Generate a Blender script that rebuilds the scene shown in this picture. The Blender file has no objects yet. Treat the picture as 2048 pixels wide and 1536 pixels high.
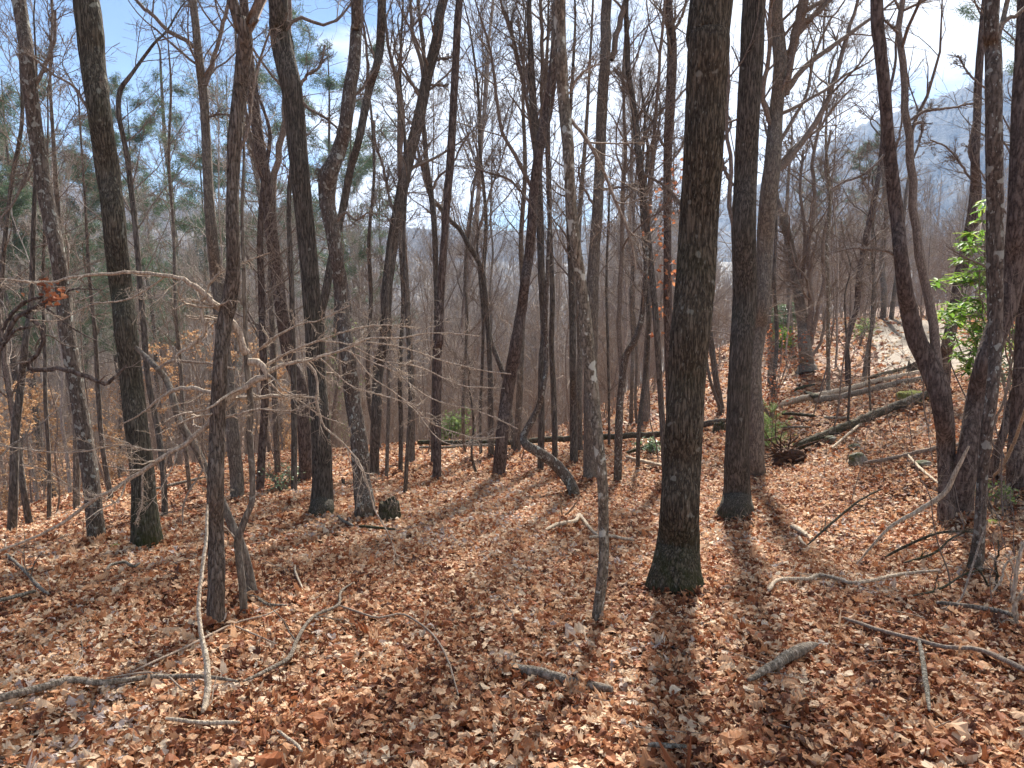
import bpy, math, random
import numpy as np
from mathutils import Vector

SC = bpy.context.scene
# ------------------------------------------------------------------ camera, sky, sun, exposure
F = 1518.0                      # focal length in pixels of the 2048 px wide photograph
PITCH = math.radians(8.5)
EYE = 1.6
cam = bpy.data.cameras.new("camera")
cam.sensor_width = 36.0
cam.lens = 36.0 * F / 2048.0
cam.clip_start = 0.05
cam.clip_end = 9000
co = bpy.data.objects.new("camera", cam)
SC.collection.objects.link(co)
co.location = (0, 0, EYE)
co.rotation_euler = (math.radians(90) - PITCH, 0, 0)
SC.camera = co

SUN_AZ = math.radians(14)
SUN_EL = math.radians(40)
SUN_STRENGTH = 5.0
SKY_STRENGTH = 0.05
EXPOSURE = 1.76
HAZE = 0.0003

W = bpy.data.worlds.new("World")
SC.world = W
W.use_nodes = True
nt = W.node_tree
nt.nodes.clear()
def N_(t, typ, **k):
    n = t.nodes.new(typ)
    for a, b in k.items():
        setattr(n, a, b)
    return n
out = N_(nt, 'ShaderNodeOutputWorld')
bg = N_(nt, 'ShaderNodeBackground')
bg.inputs['Strength'].default_value = SKY_STRENGTH
sky = N_(nt, 'ShaderNodeTexSky', sky_type='NISHITA')
sky.sun_disc = False
sky.sun_elevation = SUN_EL
sky.sun_rotation = SUN_AZ
sky.air_density = 0.9
sky.dust_density = 0.0
sky.ozone_density = 2.0
tc = N_(nt, 'ShaderNodeTexCoord')
mp = N_(nt, 'ShaderNodeMapping')
mp.inputs['Scale'].default_value = (1.0, 1.0, 2.3)
mp.inputs['Location'].default_value = (1.35, 0.4, 0.2)
nz = N_(nt, 'ShaderNodeTexNoise')
nz.inputs['Scale'].default_value = 2.6
nz.inputs['Detail'].default_value = 7
nz.inputs['Roughness'].default_value = 0.56
cr = N_(nt, 'ShaderNodeValToRGB')
cr.color_ramp.elements[0].position = 0.46
cr.color_ramp.elements[1].position = 0.57
# clouds thicken towards the sun's side (right) of the sky
sx = N_(nt, 'ShaderNodeSeparateXYZ')
ma = N_(nt, 'ShaderNodeMath', operation='MULTIPLY_ADD')
ma.inputs[1].default_value = 0.27
mix = N_(nt, 'ShaderNodeMixRGB')
mix.inputs['Color2'].default_value = (7.6, 7.6, 7.6, 1)
L = nt.links.new
L(tc.outputs['Generated'], mp.inputs['Vector'])
L(mp.outputs['Vector'], nz.inputs['Vector'])
L(tc.outputs['Generated'], sx.inputs[0])
L(sx.outputs['X'], ma.inputs[0])
L(nz.outputs['Fac'], ma.inputs[2])
L(ma.outputs[0], cr.inputs['Fac'])
L(cr.outputs['Color'], mix.inputs['Fac'])
tint = N_(nt, 'ShaderNodeMixRGB', blend_type='MULTIPLY')
tint.inputs['Fac'].default_value = 1.0
tint.inputs['Color2'].default_value = (.5, .575, .65, 1)
L(sky.outputs['Color'], tint.inputs['Color1'])
L(tint.outputs['Color'], mix.inputs['Color1'])
L(mix.outputs['Color'], bg.inputs['Color'])
L(bg.outputs['Background'], out.inputs['Surface'])

sun = bpy.data.lights.new("sun", 'SUN')
sun.energy = SUN_STRENGTH
sun.angle = math.radians(2.8)   # veiled by thin cloud
sun.color = (1.0, 0.95, 0.87)
so = bpy.data.objects.new("sun", sun)
SC.collection.objects.link(so)
sd = Vector((math.sin(SUN_AZ) * math.cos(SUN_EL), math.cos(SUN_AZ) * math.cos(SUN_EL), math.sin(SUN_EL)))
so.rotation_euler = (-sd).to_track_quat('-Z', 'Y').to_euler()
so.location = (0, 0, 40)

SC.view_settings.view_transform = 'Standard'
SC.view_settings.look = 'None'
SC.view_settings.exposure = EXPOSURE
SC.view_settings.gamma = 1.0
SC.cycles.max_bounces = 6
SC.cycles.diffuse_bounces = 3
SC.cycles.glossy_bounces = 2
SC.cycles.transmission_bounces = 3
SC.cycles.volume_bounces = 1
SC.cycles.use_denoising = True
SC.cycles.denoiser = 'OPENIMAGEDENOISE'

# ------------------------------------------------------------------ geometry helpers
FW = np.array([0, math.cos(PITCH), -math.sin(PITCH)])
UP = np.array([0, math.sin(PITCH), math.cos(PITCH)])
CAM = np.array([0, 0, EYE])

def ray(px, py):
    return FW + np.array([1.0, 0, 0]) * (px - 1024) / F + UP * (768 - py) / F
def at(px, py, Y):
    d = ray(px, py)
    return CAM + d * (Y / d[1])

class MB:
    def __init__(s):
        s.v = []; s.q = []; s.t = []; s.ng = []; s.n = 0; s.aq = []; s.at = []
    def add(s, v, q=None, t=None, a=None):
        v = np.asarray(v, float).reshape(-1, 3)
        if q is not None and len(q):
            s.q.append(np.asarray(q) + s.n); s.aq.append(np.zeros(len(q)) if a is None else np.broadcast_to(a, (len(q),)))
        if t is not None and len(t):
            s.t.append(np.asarray(t) + s.n); s.at.append(np.zeros(len(t)) if a is None else np.broadcast_to(a, (len(t),)))
        s.v.append(v); s.n += len(v)
    def build(s, name, mat, parent=None, smooth=True, origin=(0, 0, 0), attr=False):
        v = np.concatenate(s.v) - np.array(origin)
        q = np.concatenate(s.q) if s.q else np.zeros((0, 4), int)
        t = np.concatenate(s.t) if s.t else np.zeros((0, 3), int)
        me = bpy.data.meshes.new(name)
        me.vertices.add(len(v)); me.vertices.foreach_set('co', v.astype(np.float32).ravel())
        nl = q.size + t.size
        me.loops.add(nl)
        me.loops.foreach_set('vertex_index', np.concatenate([q.ravel(), t.ravel()]).astype(np.int32))
        npoly = len(q) + len(t)
        me.polygons.add(npoly)
        ls = np.concatenate([np.arange(len(q)) * 4, q.size + np.arange(len(t)) * 3]).astype(np.int32)
        me.polygons.foreach_set('loop_start', ls)
        me.polygons.foreach_set('use_smooth', np.full(npoly, smooth))
        if attr:
            at_ = me.attributes.new('rnd', 'FLOAT', 'FACE')
            at_.data.foreach_set('value', np.concatenate(s.aq + s.at).astype(np.float32))
        me.update(calc_edges=True)
        me.materials.append(mat)
        o = bpy.data.objects.new(name, me)
        SC.collection.objects.link(o)
        if parent is not None:
            o.parent = parent
        else:
            o.location = origin
        return o

def tag(o, label, cat, group=None):
    o['label'] = label; o['category'] = cat
    if group: o['group'] = group
    return o
def thing(name, label, cat, loc, group=None):
    o = bpy.data.objects.new(name, None)
    SC.collection.objects.link(o)
    o.location = loc; o.empty_display_size = 0.2
    return tag(o, label, cat, group)

def unit(a):
    return a / np.maximum(np.linalg.norm(a, axis=-1, keepdims=True), 1e-9)

def tubes(mb, P, R, S=4, cap=False, mod=None, a=None):
    """P (M,N,3) centre lines, R (M,N) radii -> tubes with S sides"""
    P = np.asarray(P, float); R = np.asarray(R, float)
    if P.ndim == 2: P = P[None]; R = R[None]
    M, Nn, _ = P.shape
    if M == 0: return
    T = unit(np.gradient(P, axis=1))
    mt = np.abs(T.mean(axis=1))
    ref = np.zeros((M, 3)); ref[np.arange(M), mt.argmin(axis=1)] = 1
    U = unit(np.cross(T, ref[:, None, :])); V = np.cross(T, U)
    th = np.arange(S) * 2 * math.pi / S
    rr = R[:, :, None] * (np.ones(S) if mod is None else mod)
    v = P[:, :, None, :] + rr[..., None] * (np.cos(th)[None, None, :, None] * U[:, :, None, :] + np.sin(th)[None, None, :, None] * V[:, :, None, :])
    i = np.arange(Nn - 1)[:, None]; j = np.arange(S)[None, :]; j2 = (j + 1) % S
    q = np.stack([i * S + j, i * S + j2, (i + 1) * S + j2, (i + 1) * S + j], -1).reshape(-1, 4)
    q = (np.arange(M)[:, None, None] * (Nn * S) + q[None]).reshape(-1, 4)
    mb.add(v, q=q, a=a)
    if cap:
        for m in range(M):
            for e, s in ((0, 1), (Nn - 1, -1)):
                ring = v[m, e]; c = ring.mean(0) + (-s) * T[m, e] * R[m, e] * 0.12
                tt = [(0, 1 + k, 1 + (k + 1) % S)[::s] for k in range(S)]
                mb.add(np.vstack([c[None], ring]), t=tt)

def catmull(pts, n):
    pts = np.asarray(pts, float)
    if len(pts) == 2:
        t = np.linspace(0, 1, n)[:, None]
        return pts[0] * (1 - t) + pts[1] * t
    p = np.vstack([2 * pts[0] - pts[1], pts, 2 * pts[-1] - pts[-2]])
    d = np.concatenate([[0], np.cumsum(np.linalg.norm(np.diff(pts[:, :3], axis=0), axis=1))])
    u = np.linspace(0, d[-1], n)
    k = np.clip(np.searchsorted(d, u, side='right') - 1, 0, len(pts) - 2)
    t = ((u - d[k]) / np.maximum(d[k + 1] - d[k], 1e-9))[:, None]
    p0, p1, p2, p3 = p[k], p[k + 1], p[k + 2], p[k + 3]
    return 0.5 * (2 * p1 + (p2 - p0) * t + (2 * p0 - 5 * p1 + 4 * p2 - p3) * t * t + (3 * p1 - p0 - 3 * p2 + p3) * t ** 3)

def vnoise(x, y, seed=0, perx=0):
    """value noise, numpy; perx = period along x"""
    rs = np.random.RandomState(seed)
    tab = rs.rand(256, 256)
    xi = np.floor(x).astype(int); yi = np.floor(y).astype(int)
    fx = x - xi; fy = y - yi
    fx = fx * fx * (3 - 2 * fx); fy = fy * fy * (3 - 2 * fy)
    def g(a, b):
        if perx: a = a % perx
        return tab[a % 256, b % 256]
    return (g(xi, yi) * (1 - fx) + g(xi + 1, yi) * fx) * (1 - fy) + (g(xi, yi + 1) * (1 - fx) + g(xi + 1, yi + 1) * fx) * fy

def grow(P, R, n, t0, t1, lenf, ang, Nn, rng, curl=0.12, up=0.05, rmin=0.002, rf=0.55, planar=0.0, lmin=0.0, taper=0.25, labs=None):
    """children of the branches P (M,N,3), R (M,N)"""
    if P.ndim == 2: P = P[None]; R = R[None]
    M, NP, _ = P.shape
    seg = np.linalg.norm(np.diff(P, axis=1), axis=2).sum(1)
    par = np.repeat(np.arange(M), n)
    K = len(par)
    t = rng.uniform(t0, t1, K)
    f = t * (NP - 1); i = np.minimum(f.astype(int), NP - 2); w = (f - i)[:, None]
    b = P[par, i] * (1 - w) + P[par, i + 1] * w
    T = unit(P[par, i + 1] - P[par, i])
    r = R[par, i] * (1 - w[:, 0]) + R[par, i + 1] * w[:, 0]
    rand = rng.normal(size=(K, 3))
    perp = unit(rand - (rand * T).sum(1, keepdims=True) * T)
    if planar > 0:
        hz = unit(np.cross(T, [0, 0, 1.0]) + 1e-6) * rng.choice([-1, 1], K)[:, None]
        perp = unit(perp * (1 - planar) + hz * planar)
    a = rng.normal(ang, 0.18, K)[:, None]
    d = np.cos(a) * T + np.sin(a) * perp
    Ln = (seg[par] if labs is None else labs) * lenf * (1 - 0.45 * t) * rng.uniform(0.55, 1.25, K) + lmin
    st = Ln / (Nn - 1)
    pts = np.zeros((K, Nn, 3)); pts[:, 0] = b
    cur = d
    for k in range(1, Nn):
        cur = unit(cur + rng.normal(size=(K, 3)) * curl + np.array([0, 0, up]))
        pts[:, k] = pts[:, k - 1] + cur * st[:, None]
    r0 = np.maximum(r * rf * rng.uniform(0.7, 1.1, K), rmin)
    rr = r0[:, None] * np.linspace(1, taper, Nn)[None]
    return pts, np.maximum(rr, rmin * 0.6)

# ------------------------------------------------------------------ terrain
CTRL = np.array([
    (0, 0, 0), (0, 3, -.48), (0, 6, -.96), (0, 9, -1.42), (0, 13, -2.05), (-2.5, 13, -2.02), (-2.3, 20, -3.05), (2, 20, -3.05),
    (0, 24, -4.1), (0, 32, -8), (-3.66, 7.25, -1.16), (-7.7, 11, -2.2), (-6.3, 15, -2.35), (-12, 20, -5.4), (-8, 22, -4.7), (-20, 30, -8.6),
    (-4, 3, -.5), (-8, 5, -1.0), (-12, 10, -2.6), (-8, 0, -.4), (-6.5, 32, -8.0),
    (5.45, 19, -2.27), (2.76, 9, -1.46), (4, 12, -1.78), (9.4, 24, -1.62), (4.83, 13, -1.69), (8.9, 16, -.70), (5.7, 17, -1.6),
    (4.47, 7.5, -1.0), (3.6, 5.6, -.8), (14.3, 28, -.94), (16.9, 36, -.85), (13.8, 34, -.7), (11.4, 28, -1.3), (9.9, 15, -.46), (6.2, 9, -.56),
    (5, 3, -.25), (9, 6, -.15), (13, 10, 0), (17, 22, -.3), (25, 20, 0), (30, 40, -1.2), (7.8, 30, -2.7), (5, 30, -3.6), (5, 42, -6), (12, 45, -3.2), (22, 50, -2.2),
    (0, -8, .9), (12, -8, 1), (-12, -8, 0), (0, -30, 3), (40, -20, 4), (-40, -20, -3), (40, 10, 3), (-40, 10, -10), (-40, 50, -10.5), (-15, 50, -11.5), (0, 60, -16), (10, 65, -9), (25, 70, -3), (50, 60, 0),
    (-70, 110, -14), (0, 110, -27), (20, 110, -16), (50, 110, -5), (90, 90, -1), (-120, 60, -12), (120, 0, 4), (-120, -60, -10), (0, -120, 8), (100, -100, 10),
    (-60, 180, -14), (0, 190, -30), (60, 180, -16), (120, 180, -10), (-200, 200, -5),
    (-330, 480, 48), (-200, 540, 26), (-100, 580, 17), (0, 600, 14), (100, 600, 12), (200, 560, 8), (330, 500, 6), (-500, 300, 60), (500, 200, 0), (500, -300, 30), (-500, -300, 0), (0, -600, 20),
], float)
_C2 = 2.2 ** 2
def _phi(a, b):
    d2 = ((a[:, None, :] - b[None, :, :]) ** 2).sum(-1)
    return np.sqrt(d2 + _C2)
_A = _phi(CTRL[:, :2], CTRL[:, :2])
_n = len(CTRL)
_M = np.zeros((_n + 3, _n + 3)); _M[:_n, :_n] = _A + np.eye(_n) * 0.02
_Pm = np.c_[np.ones(_n), CTRL[:, :2]]
_M[:_n, _n:] = _Pm; _M[_n:, :_n] = _Pm.T
_Wt = np.linalg.solve(_M, np.r_[CTRL[:, 2], 0, 0, 0])
def H(x, y):
    x = np.atleast_1d(np.asarray(x, float)).ravel(); y = np.atleast_1d(np.asarray(y, float)).ravel()
    res = np.zeros(len(x))
    for s in range(0, len(x), 20000):
        xy = np.c_[x[s:s + 20000], y[s:s + 20000]]
        res[s:s + 20000] = _phi(xy, CTRL[:, :2]) @ _Wt[:_n] + _Wt[_n] + xy @ _Wt[_n + 1:]
    res += (vnoise(x * .55 + 300, y * .55 + 300, 5) - .5) * .12 + (vnoise(x * 2.1 + 300, y * 2.1 + 300, 6) - .5) * .05
    rr = np.hypot(x, y)
    res += np.clip((rr - 120) / 300, 0, 1) * (vnoise(x * .012 + 900, y * .012 + 900, 8) - .5) * 14
    return res
def h1(x, y): return float(H(x, y)[0])
def hit(px, py, ymax=90):
    d = ray(px, py)
    ys = np.concatenate([np.linspace(1.2, 20, 700), np.linspace(20, ymax, 700)])
    p = CAM + d * (ys / d[1])[:, None]
    below = p[:, 2] < H(p[:, 0], p[:, 1])
    if not below.any(): return p[-1], ys[-1]
    k = below.argmax()
    return p[k], ys[k]
# ------------------------------------------------------------------ materials
def newmat(name):
    m = bpy.data.materials.new(name); m.use_nodes = True
    t = m.node_tree; t.nodes.clear()
    o = N_(t, 'ShaderNodeOutputMaterial')
    return m, t, o
def ramp(t, stops, fac):
    r = N_(t, 'ShaderNodeValToRGB')
    e = r.color_ramp.elements
    while len(e) < len(stops): e.new(0.5)
    for k, (p, c) in enumerate(stops):
        e[k].position = p; e[k].color = (*c, 1)
    t.links.new(fac, r.inputs['Fac'])
    return r.outputs['Color']
def noise(t, vec, scale, detail=4, rough=0.55):
    n = N_(t, 'ShaderNodeTexNoise'); n.inputs['Scale'].default_value = scale
    n.inputs['Detail'].default_value = detail; n.inputs['Roughness'].default_value = rough
    t.links.new(vec, n.inputs['Vector']); return n.outputs['Fac']
def mapping(t, vec, scale, loc=(0, 0, 0)):
    m = N_(t, 'ShaderNodeMapping'); m.inputs['Scale'].default_value = scale; m.inputs['Location'].default_value = loc
    t.links.new(vec, m.inputs['Vector']); return m.outputs['Vector']
def mixc(t, f, a, b):
    m = N_(t, 'ShaderNodeMixRGB')
    for s, v in (('Fac', f), ('Color1', a), ('Color2', b)):
        if isinstance(v, (int, float)): m.inputs[s].default_value = v
        elif isinstance(v, tuple): m.inputs[s].default_value = (*v, 1)
        else: t.links.new(v, m.inputs[s])
    return m.outputs['Color']
def math_(t, op, a, b=0.0, c=0.0, clamp=False):
    m = N_(t, 'ShaderNodeMath', operation=op); m.use_clamp = clamp
    for k, v in enumerate((a, b, c)):
        if isinstance(v, (int, float)): m.inputs[k].default_value = v
        else: t.links.new(v, m.inputs[k])
    return m.outputs[0]

def bark(name, dark, mid, light, fs=26, zs=3.2, lichen=0.0, lcol=(.42, .44, .38), lscale=9, moss=0.0, mossz=0.45, bump=0.9, band=False):
    if fs < 50 and 'far' not in name and 'dead' not in name and 'bough' not in name:
        dark, mid, light = [tuple(c * kf for c in q_) for q_, kf in ((dark, .8), (mid, .78), (light, .85))]
    m, t, o = newmat(name)
    tc = N_(t, 'ShaderNodeTexCoord').outputs['Object']
    v = mapping(t, tc, (1, 1, zs / fs))
    f = noise(t, v, fs, 3, 0.5)
    v2 = mapping(t, tc, (1, 1, min(1, zs * 3.2 / fs)), (3, 1, 2))
    f2 = noise(t, v2, fs * 1.9, 5, 0.65)
    crack = math_(t, 'MULTIPLY', math_(t, 'ABSOLUTE', math_(t, 'SUBTRACT', f, 0.5)), 6.5, clamp=True)
    hgt = math_(t, 'MULTIPLY_ADD', crack, 0.5, math_(t, 'MULTIPLY', f2, 0.85))
    col = ramp(t, [(0.36, dark), (0.62, mid), (0.95, light)], hgt)
    big = noise(t, tc, 2.2, 3)
    col = mixc(t, math_(t, 'MULTIPLY', math_(t, 'SUBTRACT', big, 0.35, clamp=True), 0.55, clamp=True), col, light)
    if lichen > 0:
        lv = noise(t, tc, lscale, 2, 0.45)
        msk = math_(t, 'MULTIPLY', ramp(t, [(0.72 - lichen * 0.13, (0, 0, 0)), (0.76 - lichen * 0.13, (1, 1, 1))], lv), .25 + .6 * lichen)
        col = mixc(t, msk, col, lcol)
        fl = noise(t, mapping(t, tc, (1, 1, .3), (4, 2, 1)), 70, 2)
        col = mixc(t, math_(t, 'MULTIPLY', ramp(t, [(0.64, (0, 0, 0)), (0.69, (1, 1, 1))], fl), min(1, lichen * 1.2)), col, lcol)
    if moss > 0:
        sp = N_(t, 'ShaderNodeSeparateXYZ'); t.links.new(tc, sp.inputs[0])
        mz = math_(t, 'MULTIPLY_ADD', sp.outputs['Z'], -1.0 / mossz, 1.15, clamp=True)
        mm = math_(t, 'MULTIPLY', math_(t, 'MULTIPLY_ADD', noise(t, tc, 12, 4), 2.6, -0.75, clamp=True), mz, clamp=True)
        mo = math_(t, 'MULTIPLY_ADD', noise(t, tc, 1.4, 2), 5.0, -2.75, clamp=True)
        mm = math_(t, 'MAXIMUM', mm, math_(t, 'MULTIPLY', mo, 0.55 * moss))
        col = mixc(t, math_(t, 'MULTIPLY', mm, moss), col, (.03, .038, .01))
    b = N_(t, 'ShaderNodeBsdfPrincipled'); b.inputs['Roughness'].default_value = 0.85
    b.inputs['Specular IOR Level'].default_value = 0.07
    t.links.new(col, b.inputs['Base Color'])
    bp = N_(t, 'ShaderNodeBump'); bp.inputs['Strength'].default_value = bump; bp.inputs['Distance'].default_value = 0.012
    t.links.new(hgt, bp.inputs['Height']); t.links.new(bp.outputs['Normal'], b.inputs['Normal'])
    t.links.new(b.outputs[0], o.inputs['Surface'])
    return m

BK = {
    'oak': bark('bark_oak', (.022, .018, .014), (.085, .069, .051), (.185, .15, .112), 46, 5.5, 0.3, (.34, .34, .29), 10, 0.9, 0.6),
    'oak2': bark('bark_grey_oak', (.026, .022, .019), (.105, .09, .075), (.2, .17, .14), 48, 4.2, 0.12, (.4, .4, .35), 12, 0.75, 0.35),
    'mossy': bark('bark_mossy', (.022, .02, .016), (.085, .073, .056), (.165, .143, .11), 44, 5.0, 0.3, (.36, .37, .31), 8, 1.0, 0.6),
    'furrow': bark('bark_furrowed', (.034, .027, .022), (.15, .12, .098), (.26, .215, .18), 42, 8, 0.12, (.4, .4, .34), 9, 0.0, bump=1.0),
    'red': bark('bark_pine_red', (.04, .03, .026), (.13, .096, .082), (.21, .165, .142), 24, 6, 0.0, bump=1.0),
    'dark': bark('bark_dark', (.045, .039, .035), (.125, .106, .09), (.215, .185, .158), 30, 4, 0.2, (.3, .3, .26), 12, 0.4, 0.3),
    'pale': bark('bark_pale_lichen', (.055, .045, .036), (.2, .165, .125), (.32, .27, .21), 40, 14, 0.95, (.52, .52, .45), 13, 0.0, bump=0.5),
    'lichen': bark('bark_lichen_dark', (.05, .04, .035), (.14, .11, .09), (.22, .18, .15), 34, 8, 0.85, (.36, .37, .33), 15, 0.5, 0.4, bump=0.8),
    'grey': bark('bark_grey', (.08, .068, .058), (.185, .155, .13), (.27, .235, .195), 34, 7, 0.3, (.4, .4, .36), 14, 0.3, 0.3, bump=0.6),
    'twig': bark('bark_twig', (.13, .095, .075), (.26, .2, .155), (.36, .29, .23), 60, 20, 0.0, bump=0.3),
    'twigdark': bark('bark_twig_dark', (.08, .062, .052), (.19, .15, .125), (.29, .235, .195), 60, 20, 0.0, bump=0.3),
    'bough': bark('bark_pale_bough', (.17, .125, .09), (.38, .3, .23), (.52, .43, .34), 50, 12, 0.15, (.5, .47, .4), 16, bump=0.5),
    'dead': bark('dead_wood_pale', (.22, .165, .115), (.45, .36, .265), (.6, .5, .385), 45, 10, 0.0, bump=0.7),
    'deadgrey': bark('dead_wood_grey', (.06, .05, .042), (.2, .17, .14), (.36, .32, .27), 40, 9, 0.5, (.4, .41, .37), 18, 0.3, 0.5, bump=1.0),
    'logbark': bark('fallen_branch_bark', (.07, .055, .042), (.24, .195, .15), (.38, .32, .26), 40, 9, 0.25, (.42, .42, .37), 16, bump=0.8),
    'rot': bark('rotten_log', (.04, .032, .027), (.12, .095, .075), (.22, .18, .14), 30, 12, 0.3, (.3, .31, .25), 9, 0.8, 0.8, bump=1.0),
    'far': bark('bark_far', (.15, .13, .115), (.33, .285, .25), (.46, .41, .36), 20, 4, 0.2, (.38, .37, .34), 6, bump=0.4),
}

def leafmat(name, stops, trans=0.35, rough=0.55, spec=0.3, var=True):
    m, t, o = newmat(name)
    at_ = N_(t, 'ShaderNodeAttribute'); at_.attribute_name = 'rnd'
    tc = N_(t, 'ShaderNodeTexCoord').outputs['Object']
    col = ramp(t, stops, at_.outputs['Fac'])
    if var:
        n = noise(t, tc, 35, 3)
        col = mixc(t, math_(t, 'MULTIPLY', n, 0.38), col, (.16, .075, .035))
    b = N_(t, 'ShaderNodeBsdfPrincipled'); b.inputs['Roughness'].default_value = rough
    b.inputs['Specular IOR Level'].default_value = spec
    t.links.new(col, b.inputs['Base Color'])
    tr = N_(t, 'ShaderNodeBsdfTranslucent'); t.links.new(col, tr.inputs['Color'])
    mx = N_(t, 'ShaderNodeMixShader'); mx.inputs[0].default_value = trans
    t.links.new(b.outputs[0], mx.inputs[1]); t.links.new(tr.outputs[0], mx.inputs[2])
    t.links.new(mx.outputs[0], o.inputs['Surface'])
    return m
M_LITTER = leafmat('fallen_leaf', [(0, (.07, .026, .018)), (.16, (.18, .055, .025)), (.32, (.36, .125, .052)), (.46, (.53, .25, .12)), (.6, (.68, .4, .225)), (.8, (.79, .56, .365)), (.93, (.8, .65, .47)), (1, (.5, .42, .38))], 0.26, 0.6, 0.18)
M_BEECH = leafmat('orange_dead_leaf', [(0, (.3, .15, .07)), (.5, (.45, .26, .13)), (1, (.58, .39, .22))], 0.45, 0.6, 0.2, False)
M_RUST = leafmat('rust_dead_leaf', [(0, (.22, .07, .035)), (.5, (.36, .13, .06)), (1, (.48, .22, .11))], 0.45, 0.6, 0.2, False)
M_RHODO = leafmat('evergreen_leaf', [(0, (.04, .1, .015)), (.4, (.1, .21, .03)), (.75, (.2, .33, .05)), (1, (.36, .42, .08))], 0.5, 0.55, 0.18, False)
M_NEEDLE = leafmat('pine_needles', [(0, (.05, .08, .05)), (.6, (.09, .135, .075)), (1, (.14, .19, .1))], 0.3, 0.6, 0.2, False)
M_SHRUB = leafmat('pale_evergreen_leaf', [(0, (.07, .12, .06)), (.6, (.15, .23, .11)), (1, (.3, .38, .24))], 0.3, 0.4, 0.5, False)
M_YOUNG = leafmat('young_pine_needles', [(0, (.11, .17, .05)), (.6, (.19, .28, .09)), (1, (.3, .36, .15))], 0.45, 0.6, 0.2, False)

def ground_mat():
    m, t, o = newmat('leaf_covered_ground')
    tc = N_(t, 'ShaderNodeTexCoord').outputs['Object']
    vo = N_(t, 'ShaderNodeTexVoronoi'); vo.inputs['Scale'].default_value = 15; vo.inputs['Randomness'].default_value = 1
    wv = N_(t, 'ShaderNodeVectorMath', operation='MULTIPLY_ADD')
    nn = N_(t, 'ShaderNodeTexNoise'); nn.inputs['Scale'].default_value = 9; t.links.new(tc, nn.inputs['Vector'])
    t.links.new(nn.outputs['Color'], wv.inputs[0]); wv.inputs[1].default_value = (.25, .25, .25); t.links.new(tc, wv.inputs[2])
    t.links.new(wv.outputs[0], vo.inputs['Vector'])
    sp = N_(t, 'ShaderNodeSeparateColor'); t.links.new(vo.outputs['Color'], sp.inputs[0])
    col = ramp(t, [(0, (.035, .016, .01)), (.3, (.09, .04, .02)), (.6, (.18, .085, .042)), (.85, (.26, .14, .075)), (1, (.33, .21, .125))], sp.outputs[0])
    big = noise(t, tc, 0.6, 4)
    col = mixc(t, math_(t, 'MULTIPLY_ADD', big, 1.6, -0.55, clamp=True), col, (.17, .085, .045))
    # drab duff and twigs far down the valley
    ge = N_(t, 'ShaderNodeNewGeometry'); ln = N_(t, 'ShaderNodeVectorMath', operation='LENGTH'); t.links.new(ge.outputs['Position'], ln.inputs[0])
    fd = math_(t, 'MULTIPLY_ADD', ln.outputs['Value'], 0.012, -0.9, clamp=True)
    col = mixc(t, fd, col, mixc(t, noise(t, tc, .05, 6, .7), (.06, .048, .036), (.13, .105, .08)))
    b = N_(t, 'ShaderNodeBsdfPrincipled'); b.inputs['Roughness'].default_value = 0.8; b.inputs['Specular IOR Level'].default_value = .2
    t.links.new(col, b.inputs['Base Color'])
    bp = N_(t, 'ShaderNodeBump'); bp.inputs['Strength'].default_value = 0.8; bp.inputs['Distance'].default_value = 0.03
    t.links.new(vo.outputs['Distance'], bp.inputs['Height']); t.links.new(bp.outputs['Normal'], b.inputs['Normal'])
    t.links.new(b.outputs[0], o.inputs['Surface'])
    return m
def simple(name, stops, scale, rough=.85, bump=.3, dist=.02, detail=6):
    m, t, o = newmat(name)
    tc = N_(t, 'ShaderNodeTexCoord').outputs['Object']
    n = noise(t, tc, scale, detail, .6)
    b = N_(t, 'ShaderNodeBsdfPrincipled'); b.inputs['Roughness'].default_value = rough; b.inputs['Specular IOR Level'].default_value = .2
    t.links.new(ramp(t, stops, n), b.inputs['Base Color'])
    bp = N_(t, 'ShaderNodeBump'); bp.inputs['Strength'].default_value = bump; bp.inputs['Distance'].default_value = dist
    t.links.new(n, bp.inputs['Height']); t.links.new(bp.outputs['Normal'], b.inputs['Normal'])
    t.links.new(b.outputs[0], o.inputs['Surface'])
    return m
M_GROUND = ground_mat()
M_ROAD = simple('worn_pale_asphalt', [(.3, (.13, .095, .062)), (.6, (.175, .135, .092)), (.8, (.22, .172, .12))], 6, .8, .2)
M_STONE = simple('mossy_stone', [(.38, (.07, .085, .03)), (.5, (.16, .155, .11)), (.62, (.3, .28, .24)), (.75, (.42, .4, .36))], 7, .9, .9, .04)
M_PALESTONE = simple('pale_stone', [(.3, (.45, .38, .28)), (.6, (.62, .54, .41)), (.8, (.7, .64, .52))], 12, .8, .6)
M_MOSS = simple('yellow_moss', [(.3, (.09, .1, .02)), (.6, (.2, .21, .04)), (.8, (.33, .3, .08))], 30, .95, 1.0, .03)
M_EARTH = simple('root_earth', [(.3, (.035, .022, .016)), (.55, (.1, .055, .035)), (.8, (.2, .115, .07))], 14, .95, 1.0, .05)
M_MTN = simple('far_winter_woods', [(.3, (.02, .019, .019)), (.5, (.045, .04, .037)), (.7, (.075, .066, .058))], .02, .95, .8, 12, 12)
M_WALL = simple('cabin_siding', [(.3, (.5, .44, .33)), (.7, (.62, .56, .44))], 3)
M_ROOF = simple('cabin_roof', [(.3, (.3, .25, .19)), (.7, (.42, .36, .28))], 2)
M_DARKGLASS = simple('dark_window', [(.3, (.03, .035, .04)), (.7, (.06, .07, .08))], 2, .2)
M_WHITE = simple('white_trim', [(.3, (.7, .7, .66)), (.7, (.8, .8, .76))], 4)

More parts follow.
